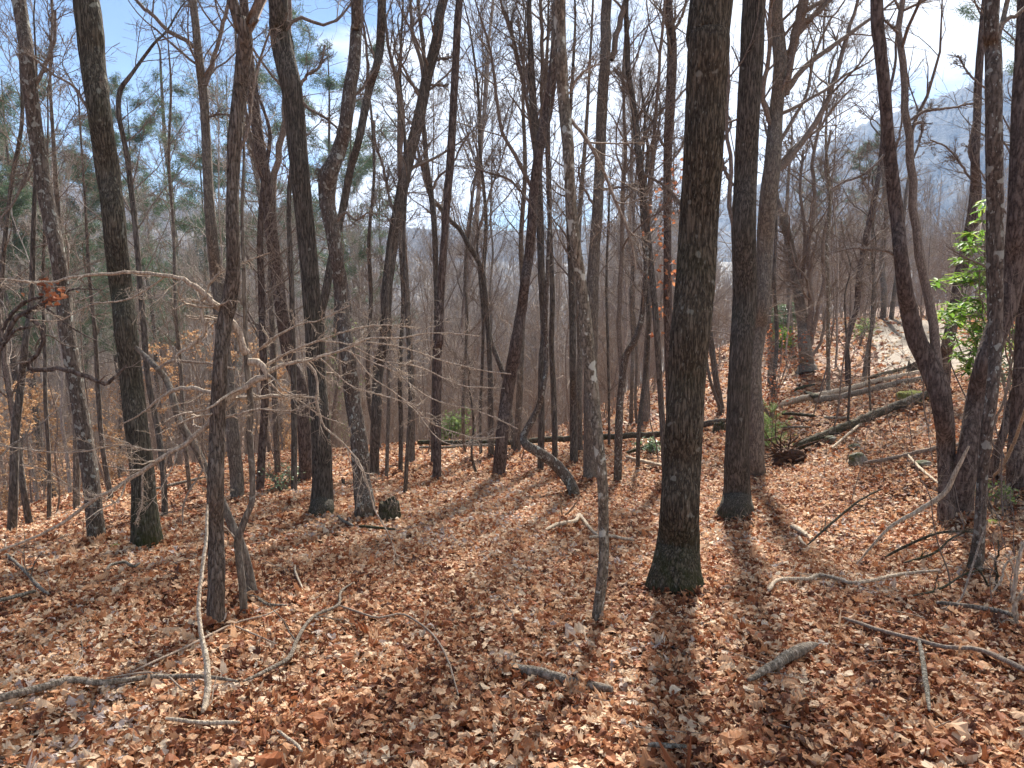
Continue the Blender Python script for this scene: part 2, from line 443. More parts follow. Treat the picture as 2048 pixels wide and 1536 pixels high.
# ------------------------------------------------------------------ ground, mountain, road
def structure(o): o['kind'] = 'structure'; return o
az = np.radians(np.concatenate([np.linspace(-180, -48, 50, endpoint=False), np.linspace(-48, 48, 420, endpoint=False), np.linspace(48, 180, 50, endpoint=False)]))
rad = np.concatenate([[0.0], np.geomspace(0.5, 60, 230), np.geomspace(62, 1300, 90)])
A_, R_ = np.meshgrid(az, rad, indexing='ij')
X = R_ * np.sin(A_); Y_ = R_ * np.cos(A_)
Z = H(X.ravel(), Y_.ravel()).reshape(X.shape)
Z[:, -25:] -= np.linspace(0, 60, 25)[None]
na, nr = X.shape
i = np.arange(na)[:, None]; j = np.arange(nr - 1)[None]
q = np.stack([i * nr + j, i * nr + j + 1, ((i + 1) % na) * nr + j + 1, ((i + 1) % na) * nr + j], -1).reshape(-1, 4)
mb = MB(); mb.add(np.stack([X, Y_, Z], -1), q=q)
ground = structure(mb.build('ground', M_GROUND))

def ridge(name, prof, r0, r1, seed, drop):
    """a wooded mountain: crest seen along prof [(px, py)], crest at distance r1, foot at r0"""
    pr = np.array(prof, float)
    azs = []; els = []
    for px, py in pr:
        d = ray(px, py); azs.append(math.atan2(d[0], d[1])); els.append(d[2] / math.hypot(d[0], d[1]))
    a = np.linspace(azs[0], azs[-1], 620)
    e = np.interp(a, azs, els)
    u = np.concatenate([np.linspace(0, 1, 46), 1 + np.linspace(.05, .8, 12)])
    rs = np.random.RandomState(seed)
    Aa, Uu = np.meshgrid(a, u, indexing='ij')
    rr = r0 + (r1 - r0) * Uu
    top = EYE + e[:, None] * r1
    zz = np.where(Uu <= 1, drop + (top - drop) * np.clip(Uu, 0, 1) ** 0.9, top - (Uu - 1) * (r1 - r0) * .4)
    gul = (vnoise(Aa * 60 + 50, Uu * 3 + 9, seed) - .5) * (r1 - r0) * .055 * np.sin(np.clip(Uu, 0, 1) * math.pi)
    zz = zz + gul + rs.rand(*zz.shape) * r1 * .0035
    mb = MB()
    na, nu = zz.shape
    i = np.arange(na - 1)[:, None]; j = np.arange(nu - 1)[None]
    q = np.stack([i * nu + j, (i + 1) * nu + j, (i + 1) * nu + j + 1, i * nu + j + 1], -1).reshape(-1, 4)
    mb.add(np.stack([rr * np.sin(Aa), rr * np.cos(Aa), zz], -1), q=q)
    return structure(mb.build(name, M_MTN))
ridge('mountain', [(1130, 470), (1230, 452), (1300, 436), (1440, 402), (1540, 362), (1620, 312), (1690, 268), (1760, 236), (1850, 207), (1950, 168), (2048, 132), (2250, 80), (2700, 60), (3600, 160)], 640, 1000, 3, -60)
ridge('hills', [(-1800, 330), (-600, 320), (0, 345), (150, 372), (300, 405), (500, 436), (700, 454), (900, 462), (1080, 463), (1200, 450), (1245, 443), (1330, 455), (1500, 470), (2400, 470)], 560, 820, 4, -50)

# road: a paved sheet just above the ground
rc = catmull([(13.2, 3, 0), (11.8, 9, 0), (11.0, 14, 0), (11.4, 19, 0), (13.4, 24, 0), (14.9, 28, 0), (17.2, 31.5, 0), (20.5, 35, 0), (26, 38, 0)], 120)
mb = MB()
T = unit(np.gradient(rc, axis=0)); Nn_ = np.stack([T[:, 1], -T[:, 0], 0 * T[:, 0]], -1)
ws = np.linspace(-1, 1, 13); wd = 1.6 * (1 + .08 * (vnoise(np.arange(120) * .3, np.zeros(120), 2) - .5))
P = rc[:, None, :] + Nn_[:, None, :] * (ws[None, :, None] * wd[:, None, None])
P[..., 2] = H(P[..., 0].ravel(), P[..., 1].ravel()).reshape(P.shape[:2]) + 0.03
i = np.arange(119)[:, None]; j = np.arange(12)[None]
mb.add(P, q=np.stack([i * 13 + j, (i + 1) * 13 + j, (i + 1) * 13 + j + 1, i * 13 + j + 1], -1).reshape(-1, 4))
structure(mb.build('road', M_ROAD))
ROAD = rc
def road_dist(x, y):
    return np.sqrt(((np.c_[x, y][:, None, :] - ROAD[None, :, :2]) ** 2).sum(-1)).min(1)

# ------------------------------------------------------------------ leaf litter
def leaf_tpl(kind):
    if kind == 0:   # lobed oak leaf: outline half-widths along the midrib
        xs = np.array([0, .10, .2, .3, .4, .5, .6, .7, .8, .9, 1.0]); w = np.array([.01, .06, .2, .17, .32, .24, .36, .25, .28, .16, .0])
    elif kind == 1:
        xs = np.array([0, .15, .35, .55, .75, .9, 1.0]); w = np.array([.01, .14, .24, .26, .19, .09, .0])
    elif kind == 2:
        xs = np.array([0, .12, .22, .34, .44, .56, .66, .82, 1.0]); w = np.array([.02, .24, .2, .44, .32, .4, .22, .14, 0.])
    else:
        xs = np.array([0, .5, 1.0]); w = np.array([.06, .3, .04])
    xs = xs - .5
    v = np.concatenate([np.c_[xs, w], np.c_[xs, 0 * w], np.c_[xs, -w]])
    n = len(xs); q = []
    for k in range(n - 1):
        q += [(n + k, n + k + 1, k + 1, k), (2 * n + k, 2 * n + k + 1, n + k + 1, n + k)]
    return v, np.array(q)
def scatter_leaves(mb, pos, size, kind, rng, tilt=.5, curl=.8, normal=None):
    v, q = leaf_tpl(kind)
    K = len(pos); n = len(v)
    c1 = rng.normal(0, .55 * curl, K)[:, None]; c2 = rng.normal(.25, .75 * curl, K)[:, None]; tw = rng.normal(0, .6 * curl, K)[:, None]
    x = v[None, :, 0] * np.ones((K, 1)); y = v[None, :, 1] * rng.uniform(.75, 1.2, K)[:, None]
    z = c1 * x * x * 2 + c2 * y * y * 3 + tw * x * y * 2 + rng.normal(0, .03, (K, n)) * (curl > 0)
    loc = np.stack([x, y, z - z.mean(1, keepdims=True)], -1) * size[:, None, None]
    yaw = rng.uniform(0, 2 * math.pi, K)
    nrm = unit(np.c_[rng.normal(0, tilt, (K, 2)), np.ones(K)]) if normal is None else unit(normal)
    t = np.c_[np.cos(yaw), np.sin(yaw), np.zeros(K)]
    e1 = unit(t - (t * nrm).sum(1, keepdims=True) * nrm); e2 = np.cross(nrm, e1)
    w = pos[:, None, :] + loc[..., 0:1] * e1[:, None] + loc[..., 1:2] * e2[:, None] + loc[..., 2:3] * nrm[:, None]
    qq = (np.arange(K)[:, None, None] * n + q[None]).reshape(-1, 4)
    # tone drifts over the floor so that patches read darker or paler
    patch = vnoise(pos[:, 0] * .9 + 200, pos[:, 1] * .9 + 200, 21) * .5 + vnoise(pos[:, 0] * 3.1 + 200, pos[:, 1] * 3.1 + 200, 22) * .5
    r = np.clip(rng.beta(1.4, 1.35, K) + (patch - .5) * .52, 0, 1)
    mb.add(w, q=qq, a=np.repeat(r, len(q)))
rng = np.random.RandomState(11)
mb = MB()
def ring(n, r0, r1, kinds, smin, smax, lift, tilt, curl, azr=47):
    r = np.sqrt(rng.uniform(r0 ** 2, r1 ** 2, n)); a = np.radians(rng.uniform(-azr, azr, n))
    x, y = r * np.sin(a), r * np.cos(a)
    if r1 > 9:
        k = road_dist(x, y) > 1.25 + .5 * rng.rand(n) ** 2 * rng.choice([1, -1.9, -2.6], n); x, y = x[k], y[k]
    z = H(x, y) + rng.uniform(.0, lift, len(x))
    pos = np.c_[x, y, z]
    kk = rng.choice(len(kinds), len(x))
    for m, kd in enumerate(kinds):
        s = kk == m
        scatter_leaves(mb, pos[s], rng.uniform(smin, smax, s.sum()) * rng.choice([1, 1, .7], s.sum()), kd, rng, tilt, curl)
ring(42000, 2.2, 7.5, [3, 1], .014, .04, .075, .5, .9)
ring(350, 2.3, 8, [0, 2, 0], .1, .145, .08, .3, .9)
ring(4500, 1.2, 2.6, [0, 1, 2], .06, .13, .05, .35, .7, 70)
ring(56000, 2.4, 6.5, [0, 1, 2, 1], .034, .094, .06, .3, .8)
ring(76000, 6.5, 13, [0, 1, 2], .04, .094, .06, .34, .8)
ring(80000, 13, 23, [1, 3, 3], .065, .125, .06, .65, .7)
ring(75000, 23, 60, [3], .14, .28, .08, .65, .6)
lit = mb.build('leaf_litter', M_LITTER, smooth=False, attr=True)
lit['kind'] = 'stuff'; lit['label'] = 'deep layer of curled brown and tan fallen leaves'; 
# ------------------------------------------------------------------ traced trees
TR = np.random.RandomState(7)
def trunk_mesh(mb, P, R, S, seed, lob=.05, furrow=0.0, flare=0.0, base_len=0.5):
    Nn = len(R); th = np.arange(S) * 2 * math.pi / S
    s = np.concatenate([[0], np.cumsum(np.linalg.norm(np.diff(P, axis=0), axis=1))])
    rs = np.random.RandomState(seed)
    ph = rs.uniform(0, 6.28, 4)
    m = 1 + lob * np.sin(2 * th[None] + ph[0] + s[:, None] * .6) + lob * .7 * np.sin(3 * th[None] + ph[1] - s[:, None] * .4)
    rm = max(R.mean(), .01)
    m = m + (vnoise(np.broadcast_to(th[None] / (2 * math.pi) * 8, (Nn, S)), s[:, None] / rm * .35 + np.zeros((1, S)), seed, 8) - .5) * lob * 2.2
    if furrow > 0:
        n = int(S / 3.7)
        tt = th[None] / (2 * math.pi)
        wob = (vnoise(np.broadcast_to(tt * 8, (Nn, S)), s[:, None] * 7 + np.zeros((1, S)), seed + 1, 8) - .5) * 2.6
        rid = np.abs(np.sin(math.pi * n * tt + wob * 1.3))
        brk = vnoise(np.broadcast_to(tt * n, (Nn, S)), s[:, None] * 16 + np.zeros((1, S)), seed + 2, n)
        m = m + furrow * (rid ** .6 - .7) + furrow * .7 * (brk - .5)
    if flare > 0:
        lobes = .5 + .5 * np.sin(5 * th[None] + ph[2]) * .6 + .4 * np.sin(3 * th[None] + ph[3])
        m = m + flare * lobes * np.exp(-s[:, None] / base_len * 2.2)
    tubes(mb, P[None], R[None], S, mod=m[None])

TWK = 1.5
def trace(name, label, bk, pts, Y=None, limbs=(), S=12, furrow=0.0, flare=.25, twigs=1, ext=6.0, lob=.05, lean=0.0, cat='tree', group=None,
          low=0.35, twl=1.0, limbY=None, dup_leaf=None, grad=0.0, tm='twigdark', step=.09, brk=True):
    """pts from the base up (px, py, width px); limbs likewise from the trunk outwards"""
    bx, by, _ = pts[0]
    if Y is None:
        p, Y = hit(bx, by); Y = Y + pts[0][2] / F * Y * .45
    base = at(bx, by, Y); twigs = twigs * TWK; q0 = max(1.0, Y / 5.5)
    base[2] = h1(base[0], base[1])
    seedv = int(abs(bx * 7 + by * 3)) % 997
    rs = np.random.RandomState(seedv)
    W3 = []
    for k, (x, y, w) in enumerate(pts):
        yy = Y + lean * (by - y) / F * Y + (rs.uniform(-.012, .012) * Y if 0 < k else 0)
        q_ = at(x, y, yy)
        W3.append([*q_, w * .5 / F * yy])
    W3 = np.array(W3)
    # root end down into the ground
    d0 = W3[0, :3] - W3[1, :3]; d0 = d0 / np.linalg.norm(d0)
    gz = h1(W3[0, 0], W3[0, 1])
    under = W3[0].copy(); drop = max(W3[0, 2] - gz, 0) + .12
    under[:3] += d0 * drop / max(-d0[2], .35); under[3] *= 1.06 if drop < .6 else 1.15
    W3 = np.vstack([under, W3])
    if ext > 0 and pts[-1][1] < 30:
        d1 = unit((W3[-1, :3] - W3[-3, :3])[None])[0]
        d1 = unit((d1 + np.array([0, 0, .25]))[None])[0]
        for e_, rr in ((.35, .85), (.7, .6), (1.0, .25)):
            c = W3[-1].copy() if e_ == .35 else c0.copy()
            if e_ == .35: c0 = W3[-1].copy()
            p_ = c0.copy(); p_[:3] += d1 * ext * e_ + np.r_[rs.normal(size=2) * .02 * ext, 0]; p_[3] *= rr
            W3 = np.vstack([W3, p_])
    elif ext > 0 and pts[-1][2] > 2.5 and name != 'snapped_sapling':
        d1 = unit((W3[-1, :3] - W3[-2, :3])[None])[0]; c0 = W3[-1].copy(); e1 = max(1.2, c0[3] * 45)
        for e_, rr in ((.4, .72), (.75, .42), (1.0, .15)):
            p_ = c0.copy(); p_[:3] += unit((d1 + rs.normal(size=3) * [.12, .12, 0] + [0, 0, .1])[None])[0] * e1 * e_; p_[3] *= rr; W3 = np.vstack([W3, p_])
    Ltot = np.linalg.norm(np.diff(W3[:, :3], axis=0), axis=1).sum()
    n = int(np.clip(Ltot / (step if S < 40 else .03), 14, 520))
    C = catmull(W3, n); C[:, 3] = np.maximum(C[:, 3], .0025)
    org = base.copy()
    root = thing(name, label, cat, org, group)
    mb = MB()
    trunk_mesh(mb, C[:, :3], C[:, 3], S, seedv, lob, furrow, flare, max(.35, C[0, 3] * 3))
    mb.build('trunk', BK[bk], root, origin=org)
    LP, LR = [], []
    mb = MB()
    for lb in limbs:
        o = {}
        if isinstance(lb, dict): o = lb; lb = o['p']
        k = np.argmin(np.hypot(*(np.array([[*( (c - CAM)[[0]] ), 0] for c in C[:1, :3]])).T)) if False else None
        a0 = at(lb[0][0], lb[0][1], Y)
        k = np.linalg.norm(C[:, :3] - a0, axis=1).argmin()
        y0 = C[k, 1]; dy = o.get('dy', rs.uniform(-.22, .22))
        L3 = []
        l0 = lb[0]
        for x, y, w in lb:
            px_d = math.hypot(x - l0[0], y - l0[1]) / F * Y
            yy = y0 + dy * px_d
            L3.append([*at(x, y, yy), w * .5 / F * yy])
        L3 = np.array(L3)
        if L3[-1, 2] > at(1024, 20, L3[-1, 1])[2] and o.get('ext', True):
            d1 = unit((L3[-1, :3] - L3[-2, :3])[None])[0]
            e_ = L3[-1].copy(); e_[:3] += d1 * 1.8 + np.array([0, 0, .4]); e_[3] *= .4; L3 = np.vstack([L3, e_])
        c = catmull(L3, 26); c[:, 3] = np.maximum(c[:, 3], .002)
        c[1:-1, :3] += rs.normal(size=(24, 3)) * c[1:-1, 3:4] * .22
        tubes(mb, c[None, :, :3], c[None, :, 3], 7)
        LP.append(c[:, :3]); LR.append(c[:, 3])
    if brk:
        # branchlets from traced limbs, the trunk top and a few thin ones lower down
        gens = []
        if LP:
            gens.append(grow(np.array(LP), np.array(LR), int(7 * twigs) + 1, .2, 1, .38, .75, 8, rs, .16, .05, .0028 * q0))
        k0 = int(n * low)
        top = C[k0:]
        if twigs > 0:
            g = grow(top[None, ::max(1, len(top) // 30), :3], top[None, ::max(1, len(top) // 30), 3], int(12 * twigs), .02, 1, 1, .85, 10, rs, .13, .06, .0036 * q0, rf=.32, labs=1.5 * twl)
            tubes(mb, *g, 5); gens.append(g)
        if gens:
            G = gens
            for P_, R_2 in G[:1] if LP else []:
                tubes(mb, P_, R_2, 4)
            for P_, R_2 in G:
                a = grow(P_, R_2, 7, .12, 1, .55, .7, 6, rs, .2, .03, .0019 * q0)
                tubes(mb, *a, 3)
                b = grow(*a, 5, .1, 1, .6, .65, 4, rs, .22, .03, .0015 * q0)
                tubes(mb, *b, 3)
    if mb.n:
        mb.build('branches', BK[tm], root, origin=org)
    TREEREG.append((bx, by, name))
    return root, org, C
TREEREG = []

TB = dict
LIST = [
 TB(name='oak_tree', label='largest dark oak trunk with mossy flared foot, right of centre', bk='oak', S=124, furrow=.055, flare=.22, twigs=.5, low=.75, lob=.025,
    pts=[(1351,1203,134),(1351,1174,122),(1353,1133,98),(1358,1079,83),(1360,1010,77),(1365,919,75),(1369,851,74),(1374,760,73),(1380,668,75),(1390,570,74),(1397,456,72),(1403,365,72),(1408,273,73),(1412,182,74),(1417,91,76),(1422,0,78)]),
 TB(name='oak_tree', label='second thick grey oak with flared base, behind and right of the largest oak', bk='oak2', S=104, furrow=.05, flare=.22, twigs=.6, low=.7, lob=.025,
    pts=[(1472,1044,88),(1472,1024,72),(1474,987,55),(1474,919,49),(1476,828,45),(1483,691,45),(1490,592,48),(1488,456,46),(1492,342,44),(1497,228,43),(1504,114,43),(1508,0,42)],
    limbs=[[(1470,480,9),(1459,400,9),(1464,330,8),(1452,250,7),(1458,140,6),(1450,60,5),(1454,0,4)],[(1465,372,7),(1446,330,7),(1440,300,5)]]),
 TB(name='oak_tree', label='forked grey tree touching the right side of the second thick oak', bk='grey', S=28, flare=.25, twigs=1.3, low=.45, ext=5,
    pts=[(1515,958,40),(1514,925,31),(1513,828,29),(1508,737,28),(1519,655,27),(1524,615,26),(1529,501,30),(1535,410,32),(1545,319,30),(1551,228,26),(1560,137,25),(1556,68,24),(1554,0,22)],
    limbs=[[(1572,190,14),(1583,110,17),(1592,68,18),(1608,0,19)],[(1546,262,9),(1524,190,10),(1538,114,8),(1542,0,7)],
           [(1548,345,14),(1570,330,13),(1596,292,12),(1637,237,11),(1673,150,9),(1692,73,8),(1716,0,6)],
           [(1566,190,12),(1585,166,11),(1612,132,11),(1655,100,9),(1701,66,8),(1745,34,6),(1800,-10,4)],
           [(1552,300,8),(1585,240,7),(1612,190,6),(1630,110,5),(1660,40,4),(1690,0,3)],
           [(1540,360,6),(1580,300,5),(1632,262,5),(1670,212,4),(1700,180,3)]]),
 TB(name='oak_tree', label='thick leaning mossy trunk at the left, second from the left edge', bk='mossy', S=92, furrow=.05, flare=.2, twigs=.7, low=.55,
    pts=[(294,1104,66),(294,1078,57),(289,1010,47),(285,942,44),(273,850,42),(264,760,41),(250,646,40),(244,580,41),(237,524,41),(228,433,42),(216,342,43),(200,228,44),(185,114,46),(173,0,48)],
    limbs=[[(212,228,6),(175,215,6),(150,175,5),(110,150,4),(60,110,3)]]),
 TB(name='maple_tree', label='leftmost long leaning trunk with pale lichen patches', bk='lichen', S=26, flare=.12, twigs=1, low=.5,
    pts=[(196,1093,38),(191,1056,36),(182,965,34),(169,873,32),(150,760,30),(132,646,30),(128,592,29),(114,501,28),(91,387,27),(73,273,26),(59,160,25),(52,91,24),(38,0,23)],
    limbs=[[(62,190,8),(90,130,7),(108,80,6),(110,20,5)],[(75,280,6),(60,330,6),(30,400,5),(0,440,4)]]),
 TB(name='forked_tree', label='straight grey trunk forking high up, left of the thick furrowed sapling', bk='grey', S=20, flare=.15, twigs=1.4, low=.45,
    pts=[(474,1001,27),(474,960,26),(465,870,25),(455,760,25),(440,640,23),(432,560,22),(424,478,22),(417,387,20),(412,273,18),(406,182,18),(397,114,16),(385,0,14)],
    limbs=[[(411,170,9),(424,130,9),(432,100,8),(445,50,8),(458,0,7)],[(388,94,9),(370,78,8),(340,65,8),(316,40,7),(292,18,7),(264,-8,6)],[(414,235,5),(440,228,4),(470,232,3)]]),
 TB(name='young_oak', label='near thin trunk with deeply furrowed bark in front of the left trees', bk='furrow', S=60, furrow=.1, flare=.05, twigs=.7, low=.7, lob=.04,
    pts=[(431,1275,38),(431,1238,36),(433,1147,34),(431,1056,33),(431,965,33),(435,851,31),(440,737,29),(449,646,30),(456,615,31),(466,547,28),(465,456,25),(466,365,24),(470,273,27),(480,182,27),(487,114,28),(490,70,28),(480,30,20),(465,0,20)],
    limbs=[dict(p=[(492,66,18),(505,30,20),(522,-6,20)],ext=True),[(480,300,7),(498,250,6),(505,180,6),(520,120,5),(540,60,4)]]),
 TB(name='pine_tree', label='reddish bare pine trunk leaning left between the furrowed trunk and the bent oak', bk='red', S=18, flare=.1, twigs=.8, low=.5,
    pts=[(608,965,27),(611,919,25),(606,828,25),(597,760,26),(579,714,26),(565,630,26),(554,547,26),(542,456,25),(538,387,24),(524,319,23),(510,228,22),(497,114,19),(487,0,16)],
    limbs=[[(545,400,14),(552,340,13),(565,273,12),(572,182,11),(577,90,10),(579,0,9)],[(537,390,9),(515,330,9),(500,270,8),(488,200,6)]]),
 TB(name='oak_tree', label='bent furrowed oak with an S-curved upper trunk, left of centre', bk='oak2', S=92, furrow=.06, flare=.25, twigs=.8, low=.6, lob=.03,
    pts=[(644,1044,62),(644,1022,52),(644,1001,46),(644,942,40),(639,828,36),(632,737,35),(625,623,34),(615,501,34),(606,410,34),(597,319,35),(590,240,37),(582,170,39),(566,100,38),(558,50,36),(556,0,35)],
    limbs=[[(600,200,7),(622,220,6),(650,235,5),(680,262,4)],[(596,180,7),(615,150,6),(640,132,5),(650,90,4)],[(570,60,8),(600,35,7),(640,50,6),(670,40,5),(700,10,4)]]),
 TB(name='crooked_tree', label='crooked tree with a swollen burl halfway up, just right of the bent oak', bk='lichen', S=30, flare=.2, twigs=.8, low=.6, lob=.1,
    pts=[(728,1046,44),(728,1010,38),(723,965,34),(716,873,30),(705,805,28),(696,714,28),(684,623,26),(681,570,25),(675,524,26),(664,456,29),(655,410,32),(655,375,36),(657,350,38),(670,322,30),(680,296,28),(691,251,28),(700,182,27),(709,120,25),(712,60,23),(714,0,22)],
    limbs=[[(658,362,12),(643,350,9),(636,336,5)],[(668,450,7),(690,425,6),(712,440,5),(735,425,3)],[(697,200,6),(722,180,5),(742,150,4),(760,130,3)]]),
 TB(name='pine_tree', label='dark slanting trunk passing behind the crooked tree', bk='dark', S=14, flare=.1, twigs=.9, low=.5, Y=13.0,
    pts=[(628,960,20),(632,850,19),(640,720,18),(641,630,17),(650,592,16),(664,515,15),(687,410,15),(700,342,15),(719,273,15),(737,182,16),(752,135,16),(760,91,17),(764,0,17)],
    limbs=[[(738,185,6),(735,120,5),(728,60,5),(720,0,4)]]),
 TB(name='forest_tree', label='dark trunk leaning right at the top, between the crooked tree and the straight reddish pine', bk='dark', S=18, flare=.2, twigs=1.3, low=.35,
    pts=[(748,955,24),(748,919,21),(753,828,22),(757,737,23),(769,684,22),(773,592,22),(783,501,22),(792,442,21),(805,374,22),(819,310,22),(837,237,21),(855,150,20),(876,68,19),(887,0,17)],
    limbs=[[(848,160,9),(842,120,8),(828,80,8),(824,40,7),(821,0,6)],[(806,370,8),(800,300,9),(806,230,8),(790,150,7),(775,80,6),(768,0,5)],[(862,125,5),(880,118,5),(905,115,4)],[(795,440,6),(780,400,5),(765,330,5),(752,290,4),(748,240,3)],[(845,172,6),(870,170,5),(895,172,4)]]),
 TB(name='pine_tree', label='straight reddish pine trunk, the tallest clear stem left of centre', bk='red', S=18, flare=.06, twigs=.5, low=.6,
    pts=[(873,967,19),(874,919,18),(874,828,18),(876,691,18),(878,684,18),(881,592,16),(887,501,15),(892,433,14),(901,319,15),(906,228,14),(912,114,14),(919,0,13)],
    limbs=[[(905,160,4),(918,155,3),(924,162,2)]]),
 TB(name='forest_tree', label='thin dark stem just left of the straight reddish pine, bending away at its top', bk='dark', S=10, flare=.1, twigs=1.2, low=.3, Y=15,
    pts=[(868,880,12),(870,720,11),(874,620,11),(872,547,11),(869,456,11),(862,387,11),(853,330,10),(851,296,9),(846,228,9),(848,120,8),(840,40,7),(836,0,6)],
    limbs=[[(862,385,6),(880,350,5),(900,335,4),(925,290,4),(940,265,3)],[(856,345,5),(836,320,5),(815,305,4)]]),
 TB(name='forest_tree', label='dark leaning stem that rises left across the straight reddish pine', bk='dark', S=10, flare=.1, twigs=1.1, low=.4, Y=16,
    pts=[(982,880,12),(981,780,11),(978,690,11),(974,638,11),(965,547,11),(952,515,10),(938,492,10),(920,460,9),(901,442,9),(880,415,9),(860,390,8),(846,340,7),(836,300,5)]),
 TB(name='pine_tree', label='leaning reddish trunk slanting right across the centre', bk='red', S=20, flare=.08, twigs=.7, low=.6,
    pts=[(997,957,27),(1004,873,25),(1015,782,25),(1031,691,23),(1042,623,20),(1050,560,19),(1056,524,19),(1063,456,19),(1067,387,18),(1079,296,20),(1094,228,21),(1104,160,19),(1108,100,14),(1112,0,12)]),
 TB(name='forest_tree', label='dark upright trunk right behind the leaning reddish trunk, with a fan of steep branches', bk='dark', S=14, flare=.1, twigs=1.6, low=.4, tm='twigdark',
    pts=[(1081,942,13),(1083,850,13),(1083,737,13),(1088,661,14),(1083,547,15),(1081,456,16),(1077,365,16),(1072,273,15),(1065,182,14),(1061,90,11),(1058,0,9)],
    limbs=[[(1078,400,9),(1065,378,8),(1040,330,8),(1012,280,7),(1001,251,7),(992,182,6),(980,100,5),(960,30,4),(950,0,3)],[(1076,340,7),(1058,230,6),(1040,140,6),(1020,60,5),(1000,0,4)],
           [(1080,350,8),(1082,270,8),(1084,160,8),(1084,60,7),(1080,0,6)],[(1074,300,6),(1050,180,5),(1030,90,5),(1010,20,4)],[(1072,270,5),(1088,200,5),(1092,120,4),(1100,40,4)],
           [(1079,420,6),(1055,400,5),(1020,360,5),(975,345,4),(940,330,3)],[(1068,215,5),(1044,110,4),(1036,30,3)]]),
 TB(name='crooked_tree', label='mossy tree bent almost flat at its foot, centre of the clearing', bk='lichen', S=20, flare=.1, twigs=1, low=.5, lob=.07,
    pts=[(1150,997,23),(1147,985,22),(1137,960,22),(1109,928,22),(1077,905,20),(1052,890,18),(1046,874,15),(1054,858,13),(1064,840,13),(1077,814,12),(1087,773,10),(1093,714,9),(1091,646,9),(1095,540,8),(1100,400,7),(1098,250,5),(1104,120,4)]),
 TB(name='young_maple', label='near slender trunk blotched with pale lichen, left of the largest oak', bk='pale', S=24, flare=.06, twigs=.9, low=.55, lob=.07, tm='twig',
    pts=[(1191,1266,26),(1194,1238,22),(1200,1192,22),(1207,1124,20),(1207,1056,20),(1205,965,20),(1196,873,20),(1189,805,22),(1180,737,23),(1173,661,24),(1162,570,22),(1150,478,20),(1141,387,20),(1137,296,22),(1128,205,22),(1123,114,22),(1120,0,23)],
    limbs=[[(1133,232,7),(1160,262,7),(1185,300,7),(1206,340,6),(1230,400,6),(1248,440,6),(1262,480,5),(1272,540,4)],[(1126,200,5),(1136,190,4),(1160,150,4),(1190,130,3)]]),
 TB(name='maple_tree', label='grey trunk directly behind the pale lichen-blotched stem', bk='grey', S=22, flare=.15, twigs=.9, low=.5,
    pts=[(1180,968,31),(1180,919,28),(1180,828,27),(1181,720,26),(1183,615,26),(1189,501,21),(1196,410,20),(1200,319,20),(1205,205,21),(1212,91,20),(1214,0,20)],
    limbs=[[(1222,120,12),(1238,50,11),(1250,0,11)],[(1200,380,6),(1235,375,5),(1265,372,4)],[(1194,420,6),(1170,380,5),(1158,340,4),(1188,300,3)]]),
 TB(name='forest_tree', label='slim trunk with an elbow at its fork, between the grey trunk and the largest oak', bk='lichen', S=16, flare=.1, twigs=1, low=.4,
    pts=[(1235,966,17),(1237,873,17),(1240,800,15),(1242,782,15),(1251,714,14),(1269,682,13),(1283,636,11),(1290,560,9),(1296,470,8),(1290,380,7),(1296,300,6)],
    limbs=[[(1244,760,11),(1240,700,10),(1239,623,10),(1243,520,9),(1246,400,8),(1250,300,7),(1246,180,6),(1250,60,5),(1248,0,4)]]),
 TB(name='forest_tree', label='curved thin trunk whose foot is hidden by the largest oak, on its left', bk='dark', S=14, flare=.1, twigs=1.4, low=.25, Y=13,
    pts=[(1328,900,13),(1321,782,12),(1314,668,12),(1309,600,12),(1301,524,12),(1294,456,12),(1287,387,13),(1278,319,13),(1269,228,12),(1257,150,11),(1255,91,10),(1253,0,9)],
    limbs=[[(1290,400,7),(1300,350,7),(1308,260,7),(1315,180,6),(1322,90,6),(1330,0,5)],[(1281,345,7),(1310,360,6),(1340,380,6),(1375,430,5)],[(1268,225,5),(1250,170,4),(1230,140,4)],[(1276,300,6),(1300,250,5),(1330,215,5),(1350,200,4)]]),
 TB(name='oak_tree', label='upright brown trunk with hanging rust-coloured leaves, left beside the largest oak', bk='red', S=18, flare=.1, twigs=1.2, low=.35, Y=14,
    pts=[(1341,905,20),(1340,800,18),(1336,638,17),(1335,501,15),(1335,387,15),(1337,273,17),(1342,182,18),(1344,91,18),(1337,0,14)],
    limbs=[[(1348,110,11),(1346,70,10),(1336,30,10),(1336,0,9)],[(1344,70,6),(1360,40,6),(1372,0,5)],[(1336,300,6),(1320,280,5),(1300,230,4)],[(1337,330,5),(1360,300,4),(1375,260,3)]]),
 TB(name='maple_tree', label='left stem of the leaning pair at right, brown and curved at its foot', bk='red', S=30, flare=.15, twigs=.7, low=.6, lob=.05,
    pts=[(1894,1054,40),(1894,1024,34),(1894,956,33),(1893,887,34),(1889,842,36),(1880,785,40),(1858,728,38),(1833,678,34),(1818,620,31),(1810,580,28),(1801,501,25),(1794,433,24),(1783,342,24),(1774,251,22),(1769,182,22),(1760,91,22),(1753,0,22)],
    limbs=[dict(p=[(1876,735,18),(1870,690,19),(1867,661,18),(1860,592,18),(1842,547,17),(1833,478,16),(1826,387,16),(1819,296,15),(1812,205,14),(1806,114,13),(1796,68,12),(1806,0,10)],dy=.1),
           dict(p=[(1796,66,6),(1780,50,5),(1768,40,4)],ext=False),[(1822,240,5),(1850,222,6),(1880,218,5),(1910,214,4),(1950,205,3)],[(1827,250,6),(1842,245,6),(1845,262,5),(1838,275,3)],
